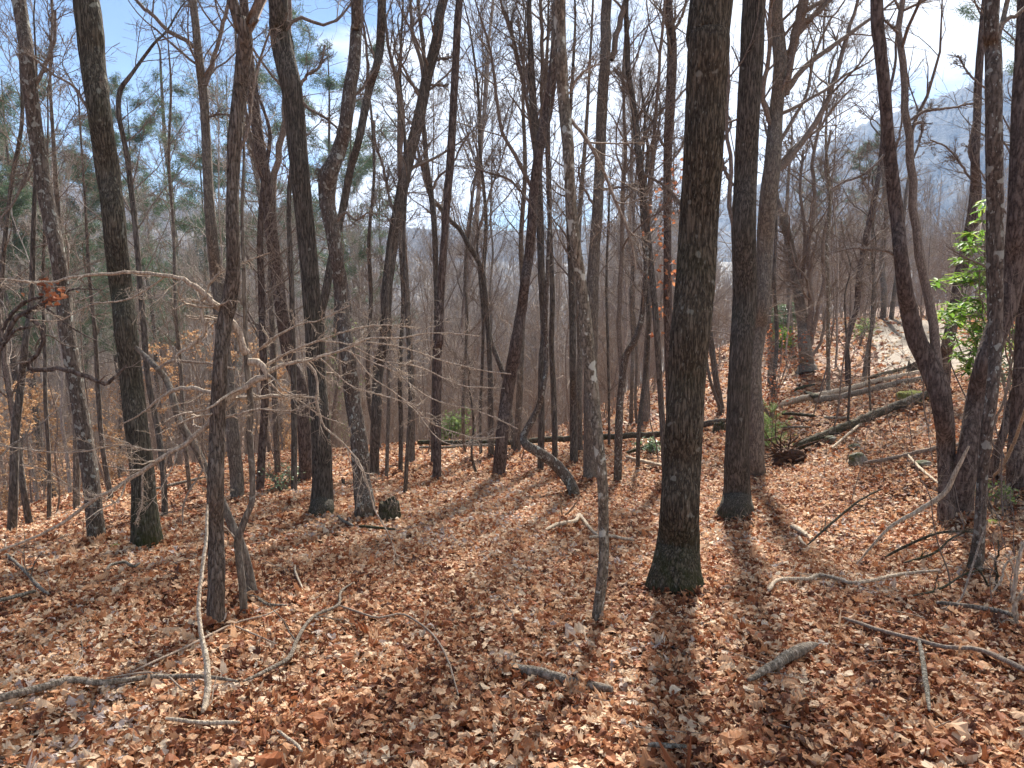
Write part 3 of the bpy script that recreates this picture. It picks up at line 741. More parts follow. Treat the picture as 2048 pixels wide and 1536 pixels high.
           [(1778,300,5),(1745,335,5),(1715,355,5),(1690,362,4),(1660,380,3)],[(1808,560,6),(1790,512,6),(1760,500,5),(1730,498,5),(1700,497,4),(1670,505,3)],[(1780,340,4),(1800,265,4),(1808,190,3)]]),
 TB(name='maple_tree', label='broad reddish trunk leaning right, right stem of the pair at right', bk='red', S=34, flare=.15, twigs=.5, low=.7, lob=.06,
    pts=[(1920,1052,52),(1922,1010,47),(1925,956,45),(1938,887,40),(1951,796,36),(1970,728,38),(1990,670,40),(2015,600,41),(2028,523,40),(2033,456,34),(2038,319,30),(2041,182,26),(2044,90,22),(2047,0,20)]),
 TB(name='young_maple', label='dark lichen-specked stem in front of the leaning pair, curving at its foot', bk='lichen', S=28, flare=.12, twigs=.8, low=.6, lob=.06,
    pts=[(1948,1166,44),(1951,1140,32),(1954,1115,27),(1961,1047,22),(1965,956,21),(1977,842,22),(1986,773,22),(1991,700,23),(1991,620,26),(1990,547,28),(1990,410,28),(1988,273,28),(1987,150,28),(1986,91,27),(1985,0,24)],
    limbs=[[(1992,70,9),(2004,50,9),(2022,34,8),(2050,14,7)],[(1996,80,9),(2006,40,9),(2012,0,9)],[(1975,180,4),(1940,150,4),(1915,110,3)]]),
 TB(name='forest_tree', label='pale pinkish trunk rising behind the glossy evergreen shrub', bk='red', S=16, flare=.1, twigs=1.2, low=.5, Y=13,
    pts=[(1886,790,24),(1890,720,24),(1897,682,24),(1910,614,23),(1925,530,23),(1942,456,23),(1951,380,21),(1950,320,16),(1954,228,14),(1958,137,13),(1970,0,11)],
    limbs=[[(1950,335,8),(1940,300,8),(1945,260,7)],[(1948,370,5),(1900,300,4),(1860,280,3)]]),
 TB(name='forest_tree', label='thick-footed cluster trunk on the bank left of the road', bk='grey', S=20, flare=.3, twigs=1.4, low=.3,
    pts=[(1615,746,42),(1613,725,32),(1610,700,27),(1606,650,24),(1600,614,21),(1592,560,18),(1582,501,16),(1570,450,14),(1560,420,11),(1552,380,8)],
    limbs=[[(1616,700,14),(1622,640,14),(1623,614,13),(1620,560,12),(1618,480,10),(1630,400,8),(1625,320,7),(1640,250,6),(1650,180,4)],[(1622,690,9),(1640,600,8),(1648,560,8),(1645,490,7),(1660,400,6),(1650,330,5),(1662,260,4)],
           [(1620,720,7),(1642,680,6),(1655,610,6),(1680,540,5),(1690,470,4)],[(1606,660,7),(1604,560,8),(1610,470,7),(1600,380,6),(1606,300,5)]]),
 TB(name='snapped_sapling', label='leaning grey stem with a snapped top, crossing behind the furrowed trunk', bk='grey', S=18, flare=.12, twigs=0, low=.9, lob=.06, tm='twig',
    pts=[(508,1216,30),(503,1185,24),(497,1147,20),(483,1092,19),(460,1042,17),(438,987,15),(410,933,15),(387,887,16),(360,846,15),(346,796,14),(333,760,13),(315,737,12),(292,714,11),(270,694,9)],
    limbs=[dict(p=[(318,740,7),(330,728,6),(351,722,6),(385,724,5),(424,728,5),(470,738,4)],dy=.0),dict(p=[(410,933,4),(370,1000,4),(365,1050,3)],dy=-.3)]),
 TB(name='forest_tree', label='forked thin trunk at the far left edge of the clearing', bk='dark', S=12, flare=.1, twigs=1.2, low=.4,
    pts=[(23,1069,18),(27,987,17),(30,873,16),(38,800,15),(43,760,14),(50,691,13),(62,610,12),(66,500,10),(70,380,8),(76,260,6),(72,120,4)],
    limbs=[[(31,860,10),(24,805,10),(12,730,9),(7,680,8),(-6,600,7)]]),
 TB(name='forest_tree', label='thin trunk left of the forked one, curving at its foot', bk='dark', S=12, flare=.1, twigs=1, low=.4,
    pts=[(60,1055,14),(48,987,12),(36,896,12),(22,805,12),(8,714,11),(2,600,10),(10,480,9),(24,360,8),(44,240,7),(40,100,5)]),
]
for d in LIST:
    trace(**d)

# mid-distance straight stems: (name, bark, label, [(px,py,w) base first ...])
STEMS = [
 ('dark','slim dark stem standing just left of the lichen-patched leaning trunk',[(98,1042,9),(98,919,8),(91,805,8),(90,700,7),(86,560,6),(92,400,5),(96,250,3)]),
 ('grey','slim grey stem between the lichen-patched trunk and the mossy leaning trunk',[(153,1024,14),(153,873,13),(148,740,12),(134,600,11),(118,450,9),(108,300,7),(100,150,5),(104,0,4)]),
 ('dark','thin dark stem immediately left of the mossy leaning trunk',[(223,1001,10),(205,896,9),(196,782,9),(190,668,8),(178,540,7),(170,400,5),(160,250,4)]),
 ('dark','crooked slender tree just right of the mossy leaning trunk',[(330,1037,13),(326,942,12),(314,851,12),(296,760,11),(287,646,11),(271,456,10),(258,340,10),(250,290,9),(238,230,9),(240,182,9),(262,150,7),(285,118,6),(310,85,5),(335,60,4)]),
 ('dark','thin dark trunk left of the bent furrowed oak',[(588,987,14),(588,828,12),(586,700,11),(583,560,10),(578,400,9),(590,250,7),(586,100,5)]),
 ('grey','short pale stem between the crooked tree and the straight reddish pine',[(773,960,8),(776,860,8),(778,760,7),(774,640,6),(780,500,5)]),
 ('dark','dark stem behind the twiggy boughs, left of the straight reddish pine',[(801,946,10),(802,850,10),(800,740,9),(806,600,8),(800,450,7),(810,300,6),(800,150,5),(806,0,4)]),
 ('dark','thin twisting stem just left of the straight reddish pine foot',[(810,992,9),(815,900,8),(821,800,8),(818,700,8),(812,600,7),(808,480,6),(814,330,5)]),
 ('grey','tall grey trunk behind the dark stems left of centre',[(823,925,15),(823,820,14),(822,740,13),(816,640,13),(812,560,12),(805,440,10),(798,300,8),(800,150,6)]),
 ('dark','small bent sapling between the straight and the leaning reddish trunks',[(954,950,6),(946,925,6),(943,905,5),(947,860,5),(945,820,4),(938,770,3)]),
 ('dark','dark stem right of the straight reddish pine, standing at the fallen log',[(1029,901,13),(1020,830,11),(1010,760,10),(985,690,9),(968,620,8),(966,560,8),(972,440,7),(960,300,6),(956,180,5),(940,60,4)]),
 ('grey','grey trunk behind the leaning reddish trunk',[(1034,905,16),(1038,820,14),(1042,720,13),(1046,600,12),(1042,480,10),(1050,340,8),(1046,200,6),(1050,60,4)]),
 ('dark','straight thin trunk between the leaning reddish trunk and the pale blotched stem',[(1110,919,12),(1107,782,11),(1103,691,10),(1105,600,10),(1101,480,9),(1096,340,8),(1092,200,7),(1096,60,5)]),
 ('dark','straight dark trunk just left of the grey trunk behind the pale blotched stem',[(1148,928,17),(1147,820,15),(1146,737,14),(1144,600,13),(1139,470,12),(1134,340,9),(1142,200,7),(1150,60,5)]),
 ('grey','light brown trunk touching the left of the grey trunk at centre',[(1160,905,14),(1158,800,13),(1160,700,12),(1155,560,10),(1160,420,9),(1172,260,7),(1180,120,5),(1186,0,4)]),
 ('dark','slender sapling left of the elbowed slim trunk',[(1218,895,6),(1218,800,6),(1216,700,6),(1213,560,5),(1218,420,4)]),
 ('dark','thin trunk standing in front of the fallen log left of the largest oak',[(1276,938,9),(1277,873,9),(1284,800,9),(1292,740,9),(1297,650,8),(1290,520,7),(1282,380,6),(1290,240,5)]),
 ('grey','brown trunk rising behind the fallen log left of the largest oak',[(1290,850,15),(1292,782,14),(1294,700,12),(1300,600,11),(1296,480,9),(1306,330,7)]),
 ('dark','dark stem leaning left out of the gap between the two thick oaks',[(1443,822,14),(1432,760,13),(1424,700,12),(1418,650,11),(1412,580,10),(1416,440,8),(1440,300,6)]),
 ('dark','thinner second stem in the gap between the two thick oaks',[(1446,830,8),(1430,790,7),(1418,750,6),(1412,700,5)]),
 ('grey','thin upright trunk just right of the forked grey tree, with orange leaves beside it',[(1541,772,12),(1541,700,11),(1537,640,10),(1541,560,9),(1537,460,8),(1545,340,6)]),
 ('dark','slim twisting stem left of the bank cluster trunk',[(1547,800,8),(1549,745,8),(1553,700,8),(1553,640,8),(1548,560,7),(1552,460,6),(1549,340,5)]),
 ('grey','upright stem close left of the bank cluster trunk',[(1582,700,10),(1580,640,10),(1577,560,9),(1572,460,8),(1578,340,6)]),
 ('pale','pale thin trunk standing behind the two long logs',[(1656,797,9),(1657,740,8),(1656,680,8),(1657,591,8),(1654,500,7),(1660,400,6),(1652,280,5),(1660,140,4)]),
 ('red','brown trunk with a kinked foot behind the long logs',[(1697,776,11),(1694,705,9),(1700,660,11),(1714,614,12),(1718,560,13),(1724,523,13),(1731,480,13),(1740,440,12),(1752,380,11),(1762,319,10),(1770,230,7),(1790,130,5)]),
 ('grey','thin leaning stem in front of the road bend',[(1728,766,10),(1733,720,9),(1738,690,8),(1746,637,8),(1750,580,7),(1744,500,6),(1750,400,5)]),
 ('dark','slender dark shoot rising in front of the road',[(1742,832,4),(1738,760,4),(1740,690,4),(1743,620,3),(1748,540,3)]),
 ('dark','slender dark shoot rising from the logs left of the road',[(1695,860,5),(1698,800,5),(1700,740,4),(1692,660,4),(1690,590,3)]),
 ('grey','trunk at the far bend of the road',[(1766,640,12),(1768,590,11),(1764,520,10),(1772,440,8),(1766,340,6)]),
 ('grey','leaning trunk at the far bend of the road, right of its neighbour',[(1782,640,10),(1790,580,9),(1800,510,8),(1806,440,7),(1820,340,5)]),
 ('red','pinkish trunk at the right edge beyond the leaning pair',[(2036,985,40),(2032,930,34),(2036,850,30),(2042,760,28),(2048,640,26),(2056,500,22),(2060,300,18),(2062,100,14)]),
 ('red','slim pinkish stem between the front stem and the right edge',[(1984,960,20),(1990,920,16),(2006,868,15),(2024,800,14),(2046,730,13),(2070,640,12)]),
 ('grey','thin slanting stem left of the near furrowed trunk',[(380,985,9),(372,900,8),(366,820,8),(360,720,8),(350,600,7),(348,470,6),(338,330,5),(342,180,4)]),
 ('dark','straight dark trunk seen between the mossy trunk and the furrowed trunk',[(356,930,13),(357,840,12),(357,740,12),(354,640,11),(352,520,10),(345,400,8),(330,280,7),(322,150,5)]),
 ('red','brown trunk half hidden behind the pale bough, right of the furrowed trunk',[(520,985,17),(524,900,16),(530,800,15),(526,700,15),(524,600,14),(520,480,12),(528,360,10)]),
 ('grey','grey trunk between the pine trunk and the bent furrowed oak',[(556,950,13),(552,860,12),(548,760,12),(545,660,11),(540,560,10),(548,430,8)]),
 ('dark','slim stem right of the crooked tree with the burl',[(760,900,9),(738,800,9),(736,700,8),(742,600,8),(738,480,7),(748,350,6),(742,220,5)]),
 ('grey','thin grey stem left of the leaning reddish trunk near the log end',[(930,905,7),(926,830,7),(930,740,6),(934,640,6),(930,540,5),(944,420,4)]),
 ('dark','straight thin stem left of the leaning reddish trunk',[(962,912,7),(960,840,6),(964,740,6),(966,640,6),(958,540,5)]),
 ('grey','slim straight trunk right of the centre gap above the fallen log',[(1262,845,9),(1264,760,8),(1266,680,8),(1262,590,7),(1268,470,6),(1262,330,5)]),
]
for k, (bk, lab, pts) in enumerate(STEMS):
    big = pts[0][2] > 10
    trace('slender_tree' if pts[0][2] < 12 else 'forest_tree', lab, bk, pts, S=10, flare=.12, twigs=1.2 if big else .9, low=.3 if pts[0][2] > 7 else .15, ext=4, twl=1.0 if big else .6)
# ------------------------------------------------------------------ background trees
def bg_proto(seed, h=19, r=.16, nl=26, fork=False, lean=.03):
    rs = np.random.RandomState(seed)
    P = np.zeros((12, 3)); P[:, 2] = np.linspace(-.4, h, 12)
    w = np.cumsum(rs.normal(0, lean * 1.6, (12, 2)), 0); P[:, :2] = w * 1.0 + np.linspace(0, 1, 12)[:, None] * rs.normal(0, lean * 22, 2)
    P[:, :2] -= P[0, :2]
    R = r * np.linspace(1, .16, 12) ** .9
    C = catmull(np.c_[P, R], 40)
    mt = MB(); trunk_mesh(mt, C[:, :3], C[:, 3], 8, seed, .05, 0, .25, .5)
    mbr = MB()
    S1 = C[None, 10:, :3], C[None, 10:, 3]
    a = grow(*S1, int(nl * 1.3), .0, 1, 1, .62, 9, rs, .12, .13, .012, rf=.42, labs=h * .22)
    if fork:
        b2 = grow(C[None, 12:, :3], C[None, 12:, 3], 3, .0, .4, 1, .32, 10, rs, .07, .12, .03, rf=.7, labs=h * .5)
        tubes(mbr, *b2, 6)
        a2 = grow(*b2, 8, .2, 1, .35, .6, 8, rs, .12, .1, .01)
        a = (np.concatenate([a[0][:, :8], a2[0]]), np.concatenate([a[1][:, :8], a2[1]]))
    tubes(mbr, *a, 5)
    b = grow(*a, 8, .12, 1, .5, .68, 6, rs, .16, .08, .0065)
    tubes(mbr, *b, 3)
    c = grow(*b, 6, .1, 1, .55, .62, 4, rs, .2, .06, .0048)
    tubes(mbr, *c, 3)
    d = grow(*c, 3, .1, 1, .65, .6, 3, rs, .2, .04, .0038)
    tubes(mbr, *d, 3)
    return mt, mbr
def to_mesh(mb, name, mat, attr=False):
    o = mb.build(name, mat, None, attr=attr); me = o.data; bpy.data.objects.remove(o); return me
BGM = []
for k, (h, r, nl, fk) in enumerate([(20, .12, 26, False), (17, .09, 22, False), (22, .15, 26, True), (15, .07, 20, False), (19, .11, 24, True), (12, .045, 16, False), (23, .16, 28, False), (16, .08, 20, True)]):
    mt, mbr = bg_proto(50 + k, h, r, nl, fk, .03 if k % 2 else .05)
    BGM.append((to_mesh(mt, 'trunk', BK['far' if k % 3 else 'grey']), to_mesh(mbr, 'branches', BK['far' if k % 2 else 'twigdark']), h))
def sap_proto(seed, h=4.5, leafy=None):
    rs = np.random.RandomState(seed)
    P = np.zeros((8, 3)); P[:, 2] = np.linspace(-.2, h, 8); P[1:, :2] = np.cumsum(rs.normal(0, .09, (7, 2)), 0)
    C = catmull(np.c_[P, .017 * np.linspace(1, .15, 8) * (h / 4)], 30)
    mt = MB(); tubes(mt, C[None, :, :3], C[None, :, 3], 6)
    mbr = MB()
    a = grow(C[None, 7:, :3], C[None, 7:, 3], 16, 0, 1, 1, 1.0, 8, rs, .15, .04, .003, rf=.5, labs=h * .28, planar=.8)
    tubes(mbr, *a, 4)
    b = grow(*a, 6, .15, 1, .5, .75, 5, rs, .2, .0, .002, planar=.8); tubes(mbr, *b, 3)
    c = grow(*b, 3, .2, 1, .5, .7, 4, rs, .2, .0, .0016, planar=.8); tubes(mbr, *c, 3)
    ml = None
    if leafy:
        ml = MB()
        P3 = np.concatenate([b[0][:, 2:].reshape(-1, 3), c[0][:, 1:].reshape(-1, 3)])
        P3 = P3[rs.rand(len(P3)) < leafy]
        P3 = P3 + rs.normal(0, .03, P3.shape)
        scatter_leaves(ml, P3, rs.uniform(.05, .085, len(P3)), 1, rs, .9, .8)
    return mt, mbr, ml
SAPM = []
for k in range(4):
    a, b, c = sap_proto(80 + k, [4.5, 3.2, 6, 2.4][k])
    SAPM.append((to_mesh(a, 'trunk', BK['twigdark']), to_mesh(b, 'branches', BK['twigdark' if k % 2 else 'twig'])))
BEECHM = []
for k in range(3):
    a, b, c = sap_proto(90 + k, [3.6, 2.8, 4.6][k], .8)
    BEECHM.append((to_mesh(a, 'trunk', BK['grey']), to_mesh(b, 'branches', BK['twig']), to_mesh(c, 'leaves', M_BEECH, True)))

def pine_proto(seed, h=17):
    rs = np.random.RandomState(seed)
    P = np.zeros((10, 3)); P[:, 2] = np.linspace(-.4, h, 10); P[1:, :2] = np.cumsum(rs.normal(0, .12, (9, 2)), 0)
    C = catmull(np.c_[P, .15 * np.linspace(1, .12, 10)], 36)
    mt = MB(); trunk_mesh(mt, C[:, :3], C[:, 3], 9, seed, .04)
    mbr = MB(); ml = MB()
    a = grow(C[None, 15:, :3], C[None, 15:, 3], 46, 0, 1, 1, 1.25, 9, rs, .09, .035, .01, rf=.3, labs=h * .2)
    tubes(mbr, *a, 4)
    b = grow(*a, 10, .25, 1, .36, .75, 5, rs, .14, .08, .006, planar=.6)
    tubes(mbr, *b, 3)
    T = np.concatenate([b[0][:, 2:].reshape(-1, 3), a[0][:, 5:].reshape(-1, 3)])
    T = T[rs.rand(len(T)) < .85]
    n = 26
    base = np.repeat(T, n, 0) + rs.normal(0, .08, (len(T) * n, 3))
    d = unit(rs.normal(size=(len(base), 3)) * [1, 1, .8] + [0, 0, .35])
    Ln = rs.uniform(.12, .24, len(base))[:, None]
    s = unit(np.cross(d, rs.normal(size=d.shape))) * .0085
    v = np.stack([base - s, base + s, base + d * Ln], 1)
    ml.add(v, t=np.arange(len(base) * 3).reshape(-1, 3), a=rs.rand(len(base)))
    return to_mesh(mt, 'trunk', BK['dark']), to_mesh(mbr, 'branches', BK['twigdark']), to_mesh(ml, 'needles', M_NEEDLE, True)
PINEM = [pine_proto(120, 17), pine_proto(121, 14), pine_proto(122, 20)]

protos = {}
def place(kind, meshes, x, y, s, rz, label, cat, group, tilt=(0, 0), zs=1.0):
    z = h1(x, y)
    r = thing(kind, label, cat, (x, y, z), group)
    r.scale = (s, s, s * zs); r.rotation_euler = (tilt[0], tilt[1], rz)
    for me in meshes:
        if me is None: continue
        key = (kind, me.name)
        if key in protos:
            c = protos[key].copy()
        else:
            c = bpy.data.objects.new(me.name.split('.')[0], me); protos[key] = c
        c.name = me.name.split('.')[0]
        SC.collection.objects.link(c); c.parent = r
    return r
def proj(x, y, z):
    d = np.array([x, y, z]) - CAM
    dep = d @ FW
    return 1024 + F * d[0] / dep, 768 - F * (d @ UP) / dep
LM = [(-900, 'left of the forked edge trunk'), (45, 'between edge trunk and lichen-patched trunk'), (160, 'between lichen-patched and mossy trunks'), (275, 'between mossy trunk and furrowed sapling'),
      (440, 'between furrowed sapling and bent oak'), (630, 'between bent oak and burl tree'), (710, 'between burl tree and straight pine'), (875, 'between straight pine and slanting pine'),
      (1030, 'between slanting pine and blotched stem'), (1190, 'between blotched stem and largest oak'), (1370, 'between the two thick oaks'), (1490, 'between second oak and bank cluster'),
      (1615, 'between bank cluster and leaning pair'), (1890, 'right of the leaning pair')]
def where(px):
    t = LM[0][1]
    for p, s in LM:
        if px >= p: t = s
    return t
rng = np.random.RandomState(5)
placed = []
def ok(x, y, dmin):
    for a, b in placed:
        if (a - x) ** 2 + (b - y) ** 2 < dmin * dmin: return False
    return road_dist([x], [y])[0] > 2.6
def scatter(n, y0, y1, az0, az1, dmin, pick, power=1.0):
    out = []; tries = 0
    while len(out) < n and tries < n * 40:
        tries += 1
        r = y0 + (y1 - y0) * rng.rand() ** power; a = math.radians(rng.uniform(az0, az1))
        x, y = r * math.sin(a), r * math.cos(a)
        if not ok(x, y, dmin): continue
        if a > .2 and r > 30 and rng.rand() < .6: continue
        if -.1 < a < .2 and r < 30 and rng.rand() < .5: continue
        placed.append((x, y)); out.append((x, y))
    return out
# individual bare trees, 17-75 m away
ROWS = []
for (x, y) in scatter(18, 19, 36, -37, 37, 1.5, None) + scatter(104, 34, 95, -38, 38, 2.2, None, 1.1):
    k = rng.choice(8, p=[.13, .17, .07, .18, .08, .18, .05, .14]) if math.hypot(x, y) > 34 else rng.choice([5, 5, 3, 7])
    dd = math.hypot(x, y); s = rng.uniform(.75, 1.15) * (1.0 if dd > 34 else .85)
    if dd > 30 and math.atan2(x, y) > .2: s *= .55
    px, _ = proj(x, y, h1(x, y) + 1)
    ROWS.append((('slim' if k in (1, 3, 5, 7) else 'tall') + ' bare tree ' + ('near the clearing' if dd < 45 else ('farther in the wood' if dd < 68 else 'deep in the wood')), where(px), px, x, y, s, k))
ORD = ['first', 'second', 'third', 'fourth', 'fifth', 'sixth', 'seventh', 'eighth', 'ninth', 'tenth', 'eleventh', 'twelfth', 'thirteenth', 'fourteenth', 'fifteenth', 'sixteenth']
for (a_, w_, px, x, y, s, k) in ROWS:
    same = sorted(r_[2] for r_ in ROWS if r_[0] == a_ and r_[1] == w_)
    lab = f'{a_}, {w_}' if len(same) == 1 else f'{a_}, {ORD[same.index(px)]} from left {w_}'
    place('bare_tree', BGM[k][:2], x, y, s, rng.uniform(0, 6.28), lab, 'tree', 'bare grey trees in the wood beyond the clearing', (rng.normal(0, .035), rng.normal(0, .035)))
# saplings and brush
SR = [(proj(x, y, h1(x, y) + 1)[0], x, y, rng.choice(4)) for (x, y) in scatter(40, 13.5, 30, -37, 28, 1.0, None)]
for (px, x, y, k) in SR:
    same = sorted(r_[0] for r_ in SR if where(r_[0]) == where(px)); od = '' if len(same) == 1 else ORD[same.index(px)] + ' from left '
    place('bare_sapling', SAPM[k], x, y, rng.uniform(.7, 1.3), rng.uniform(0, 6.28), f'twiggy bare sapling, {od}{where(px)}', 'sapling', 'twiggy saplings in the undergrowth', (rng.normal(0, .06), rng.normal(0, .06)))
# beech saplings that keep orange leaves, low on the left slope
for (px, py, Y, s, wh) in [(60, 900, 17, 1.0, 'left of the lichen-patched trunk'), (20, 880, 19, 1.1, 'at the left edge'), (110, 850, 22, 1.2, 'behind the lichen-patched trunk'), (225, 860, 20, .9, 'left of the mossy leaning trunk'),
                           (350, 830, 17, 1.0, 'right of the mossy leaning trunk'), (395, 800, 19, 1.1, 'left of the furrowed near trunk'), (470, 850, 18, .9, 'behind the furrowed near trunk'), (520, 790, 21, 1.0, 'left of the leaning pine trunk'),
                           (580, 740, 23, 1.0, 'behind the leaning pine trunk'), (560, 830, 20, .8, 'left of the bent oak'), (160, 900, 24, 1.0, 'in the hollow behind the leftmost trunks'), (300, 880, 24, .9, 'in the hollow behind the mossy trunk'), (20, 990, 13, .7, 'low at the left edge'), (90, 810, 26, 1, 'farther back behind the leftmost trunks'), (40, 830, 30, 1, 'far back at the left edge'), (430, 820, 24, 1, 'just left of the furrowed trunk, farther back'), (185, 830, 28, 1, 'far back between the lichen-patched and mossy trunks')]:
    p = at(px, py, Y); k = rng.choice(3)
    g = h1(p[0], p[1])
    s2 = max(.62, min(1.1, (p[2] - g + .5) / [3.6, 2.8, 4.6][k] * 1.5)) if p[2] > g else .6
    place('beech_sapling', BEECHM[k], p[0], p[1], s2, rng.uniform(0, 6), f'beech sapling holding orange dead leaves {wh}', 'sapling', 'orange-leaved beech saplings on the left slope')
# pines, seen mostly in the upper left
for (px, Y, k, s, lab) in [(90, 30, 0, .95, 'pine with layered dark needles behind the lichen-patched trunk'), (330, 33, 2, .82, 'tall pine rising between the mossy trunk and the grey forked trunk'), (170, 38, 1, 1.1, 'distant pine left of the mossy leaning trunk'),
                           (20, 26, 1, .95, 'pine at the left edge of the wood'), (215, 31, 2, .7, 'pine whose layered crown shows just right of the mossy leaning trunk'), (60, 40, 1, 1.2, 'farther feathery pine left of the lichen-patched trunk'), (650, 36, 0, 1.15, 'pine behind the crooked burl tree'), (395, 44, 0, 1.1, 'distant pine behind the grey forked trunk'), (720, 48, 2, .95, 'distant pine right of the crooked burl tree'),
                           (560, 30, 2, 1.05, 'pine whose needled branches hang behind the top of the bent oak'), (2075, 21, 0, .85, 'pine with green needles at the right edge'), (250, 52, 2, .9, 'far pine behind the mossy trunk'), (1720, 62, 1, .9, 'far pine by the road bend'), (480, 60, 2, .9, 'far pine behind the furrowed trunk'), (1620, 75, 0, .8, 'far pine on the slope left of the mountain')]:
    p = at(px, 700, Y)
    place('pine_tree', PINEM[k], p[0], p[1], s * 1.06, rng.uniform(0, 6), lab, 'tree', 'pines in the wood')

# the woods beyond: thousands of bare crowns that read as one grey mass
def far_woods():
    mb = MB(); tp = []
    for s in range(6):
        rs = np.random.RandomState(200 + s)
        P = np.zeros((5, 3)); P[:, 2] = np.linspace(-1, 16, 5); P[1:, :2] = np.cumsum(rs.normal(0, .3, (4, 2)), 0)
        C = catmull(np.c_[P, .15 * np.linspace(1, .25, 5)], 10)
        m = MB(); tubes(m, C[None, :, :3], C[None, :, 3], 3)
        a = grow(C[None, 3:, :3], C[None, 3:, 3], 13, 0, 1, 1, .65, 4, rs, .15, .15, .035, rf=.5, labs=4.6); tubes(m, *a, 3)
        b = grow(*a, 7, .15, 1, .6, .7, 3, rs, .18, .1, .03); tubes(m, *b, 3)
        tp.append((np.concatenate(m.v), np.concatenate(m.q)))
    rs = np.random.RandomState(9)
    n = 5200
    r = 78 + (640 - 78) * rs.rand(n) ** 1.5; a = np.radians(rs.uniform(-46, 46, n))
    x, y = r * np.sin(a), r * np.cos(a); z = H(x, y)
    kk = rs.choice(6, n); sc = rs.uniform(.75, 1.2, n) * np.where((a > .25), .6, 1.0); rz = rs.uniform(0, 6.28, n)
    for k in range(6):
        s = kk == k; v, q = tp[k]; K = s.sum()
        c, sn = np.cos(rz[s])[:, None], np.sin(rz[s])[:, None]
        vx = (v[None, :, 0] * c - v[None, :, 1] * sn) * sc[s][:, None] * (1 + r[s][:, None] / 500); vy = (v[None, :, 0] * sn + v[None, :, 1] * c) * sc[s][:, None] * (1 + r[s][:, None] / 500); vz = v[None, :, 2] * sc[s][:, None]
        w = np.stack([vx + x[s][:, None], vy + y[s][:, None], vz + z[s][:, None]], -1)
        mb.add(w, q=(np.arange(K)[:, None, None] * len(v) + q[None]).reshape(-1, 4))
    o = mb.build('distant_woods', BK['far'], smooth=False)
    o['kind'] = 'stuff'; o['label'] = 'grey brown mass of bare trees filling the valley and the hillsides'
far_woods()

# brushwood: twiggy undergrowth past the edge of the clearing
def brush():
    mb = MB(); tp = []
    for s in range(5):
        rs = np.random.RandomState(300 + s); m = MB()
        n0 = 3
        P = np.zeros((n0, 6, 3)); h = rs.uniform(1.6, 3.2, n0)
        for k in range(n0):
            P[k, :, 2] = np.linspace(-.1, h[k], 6); P[k, 1:, :2] = np.cumsum(rs.normal(0, .12, (5, 2)), 0)
        R = np.broadcast_to(np.linspace(.012, .004, 6), (n0, 6))
        tubes(m, P, R, 3)
        a = grow(P, np.array(R), 7, .2, 1, .5, .8, 5, rs, .18, .06, .0045); tubes(m, *a, 3)
        b = grow(*a, 5, .15, 1, .6, .7, 3, rs, .2, .03, .0034); tubes(m, *b, 3)
        tp.append((np.concatenate(m.v), np.concatenate(m.q)))
    rs = np.random.RandomState(12); n = 900
    r = 19 + 52 * rs.rand(n) ** 1.1; a = np.radians(rs.uniform(-40, 40, n)); x, y = r * np.sin(a), r * np.cos(a)
    ed = np.interp(np.degrees(a), [-40, -25, -8, 4, 14, 22, 40], [15, 18, 22, 24, 29, 34, 36])
    k = (r > ed) & (rs.rand(n) < np.where(a < -.3, .45, 1)) & (road_dist(x, y) > 2.4); x, y, r = x[k], y[k], r[k]; n = len(x); z = H(x, y)
    kk = rs.choice(5, n); sc = rs.uniform(.7, 1.7, n) * (1 + r / 120); rz = rs.uniform(0, 6.28, n)
    for k in range(5):
        s = kk == k; v, q = tp[k]; c, sn = np.cos(rz[s])[:, None], np.sin(rz[s])[:, None]; S_ = sc[s][:, None]
        w = np.stack([(v[None, :, 0] * c - v[None, :, 1] * sn) * S_ + x[s][:, None], (v[None, :, 0] * sn + v[None, :, 1] * c) * S_ + y[s][:, None], v[None, :, 2] * S_ + z[s][:, None]], -1)
        mb.add(w, q=(np.arange(s.sum())[:, None, None] * len(v) + q[None]).reshape(-1, 4))
    o = mb.build('undergrowth', BK['twig'], smooth=False)
    o['kind'] = 'stuff'; o['label'] = 'thin tangled brushwood filling the slope beyond the clearing'
brush()
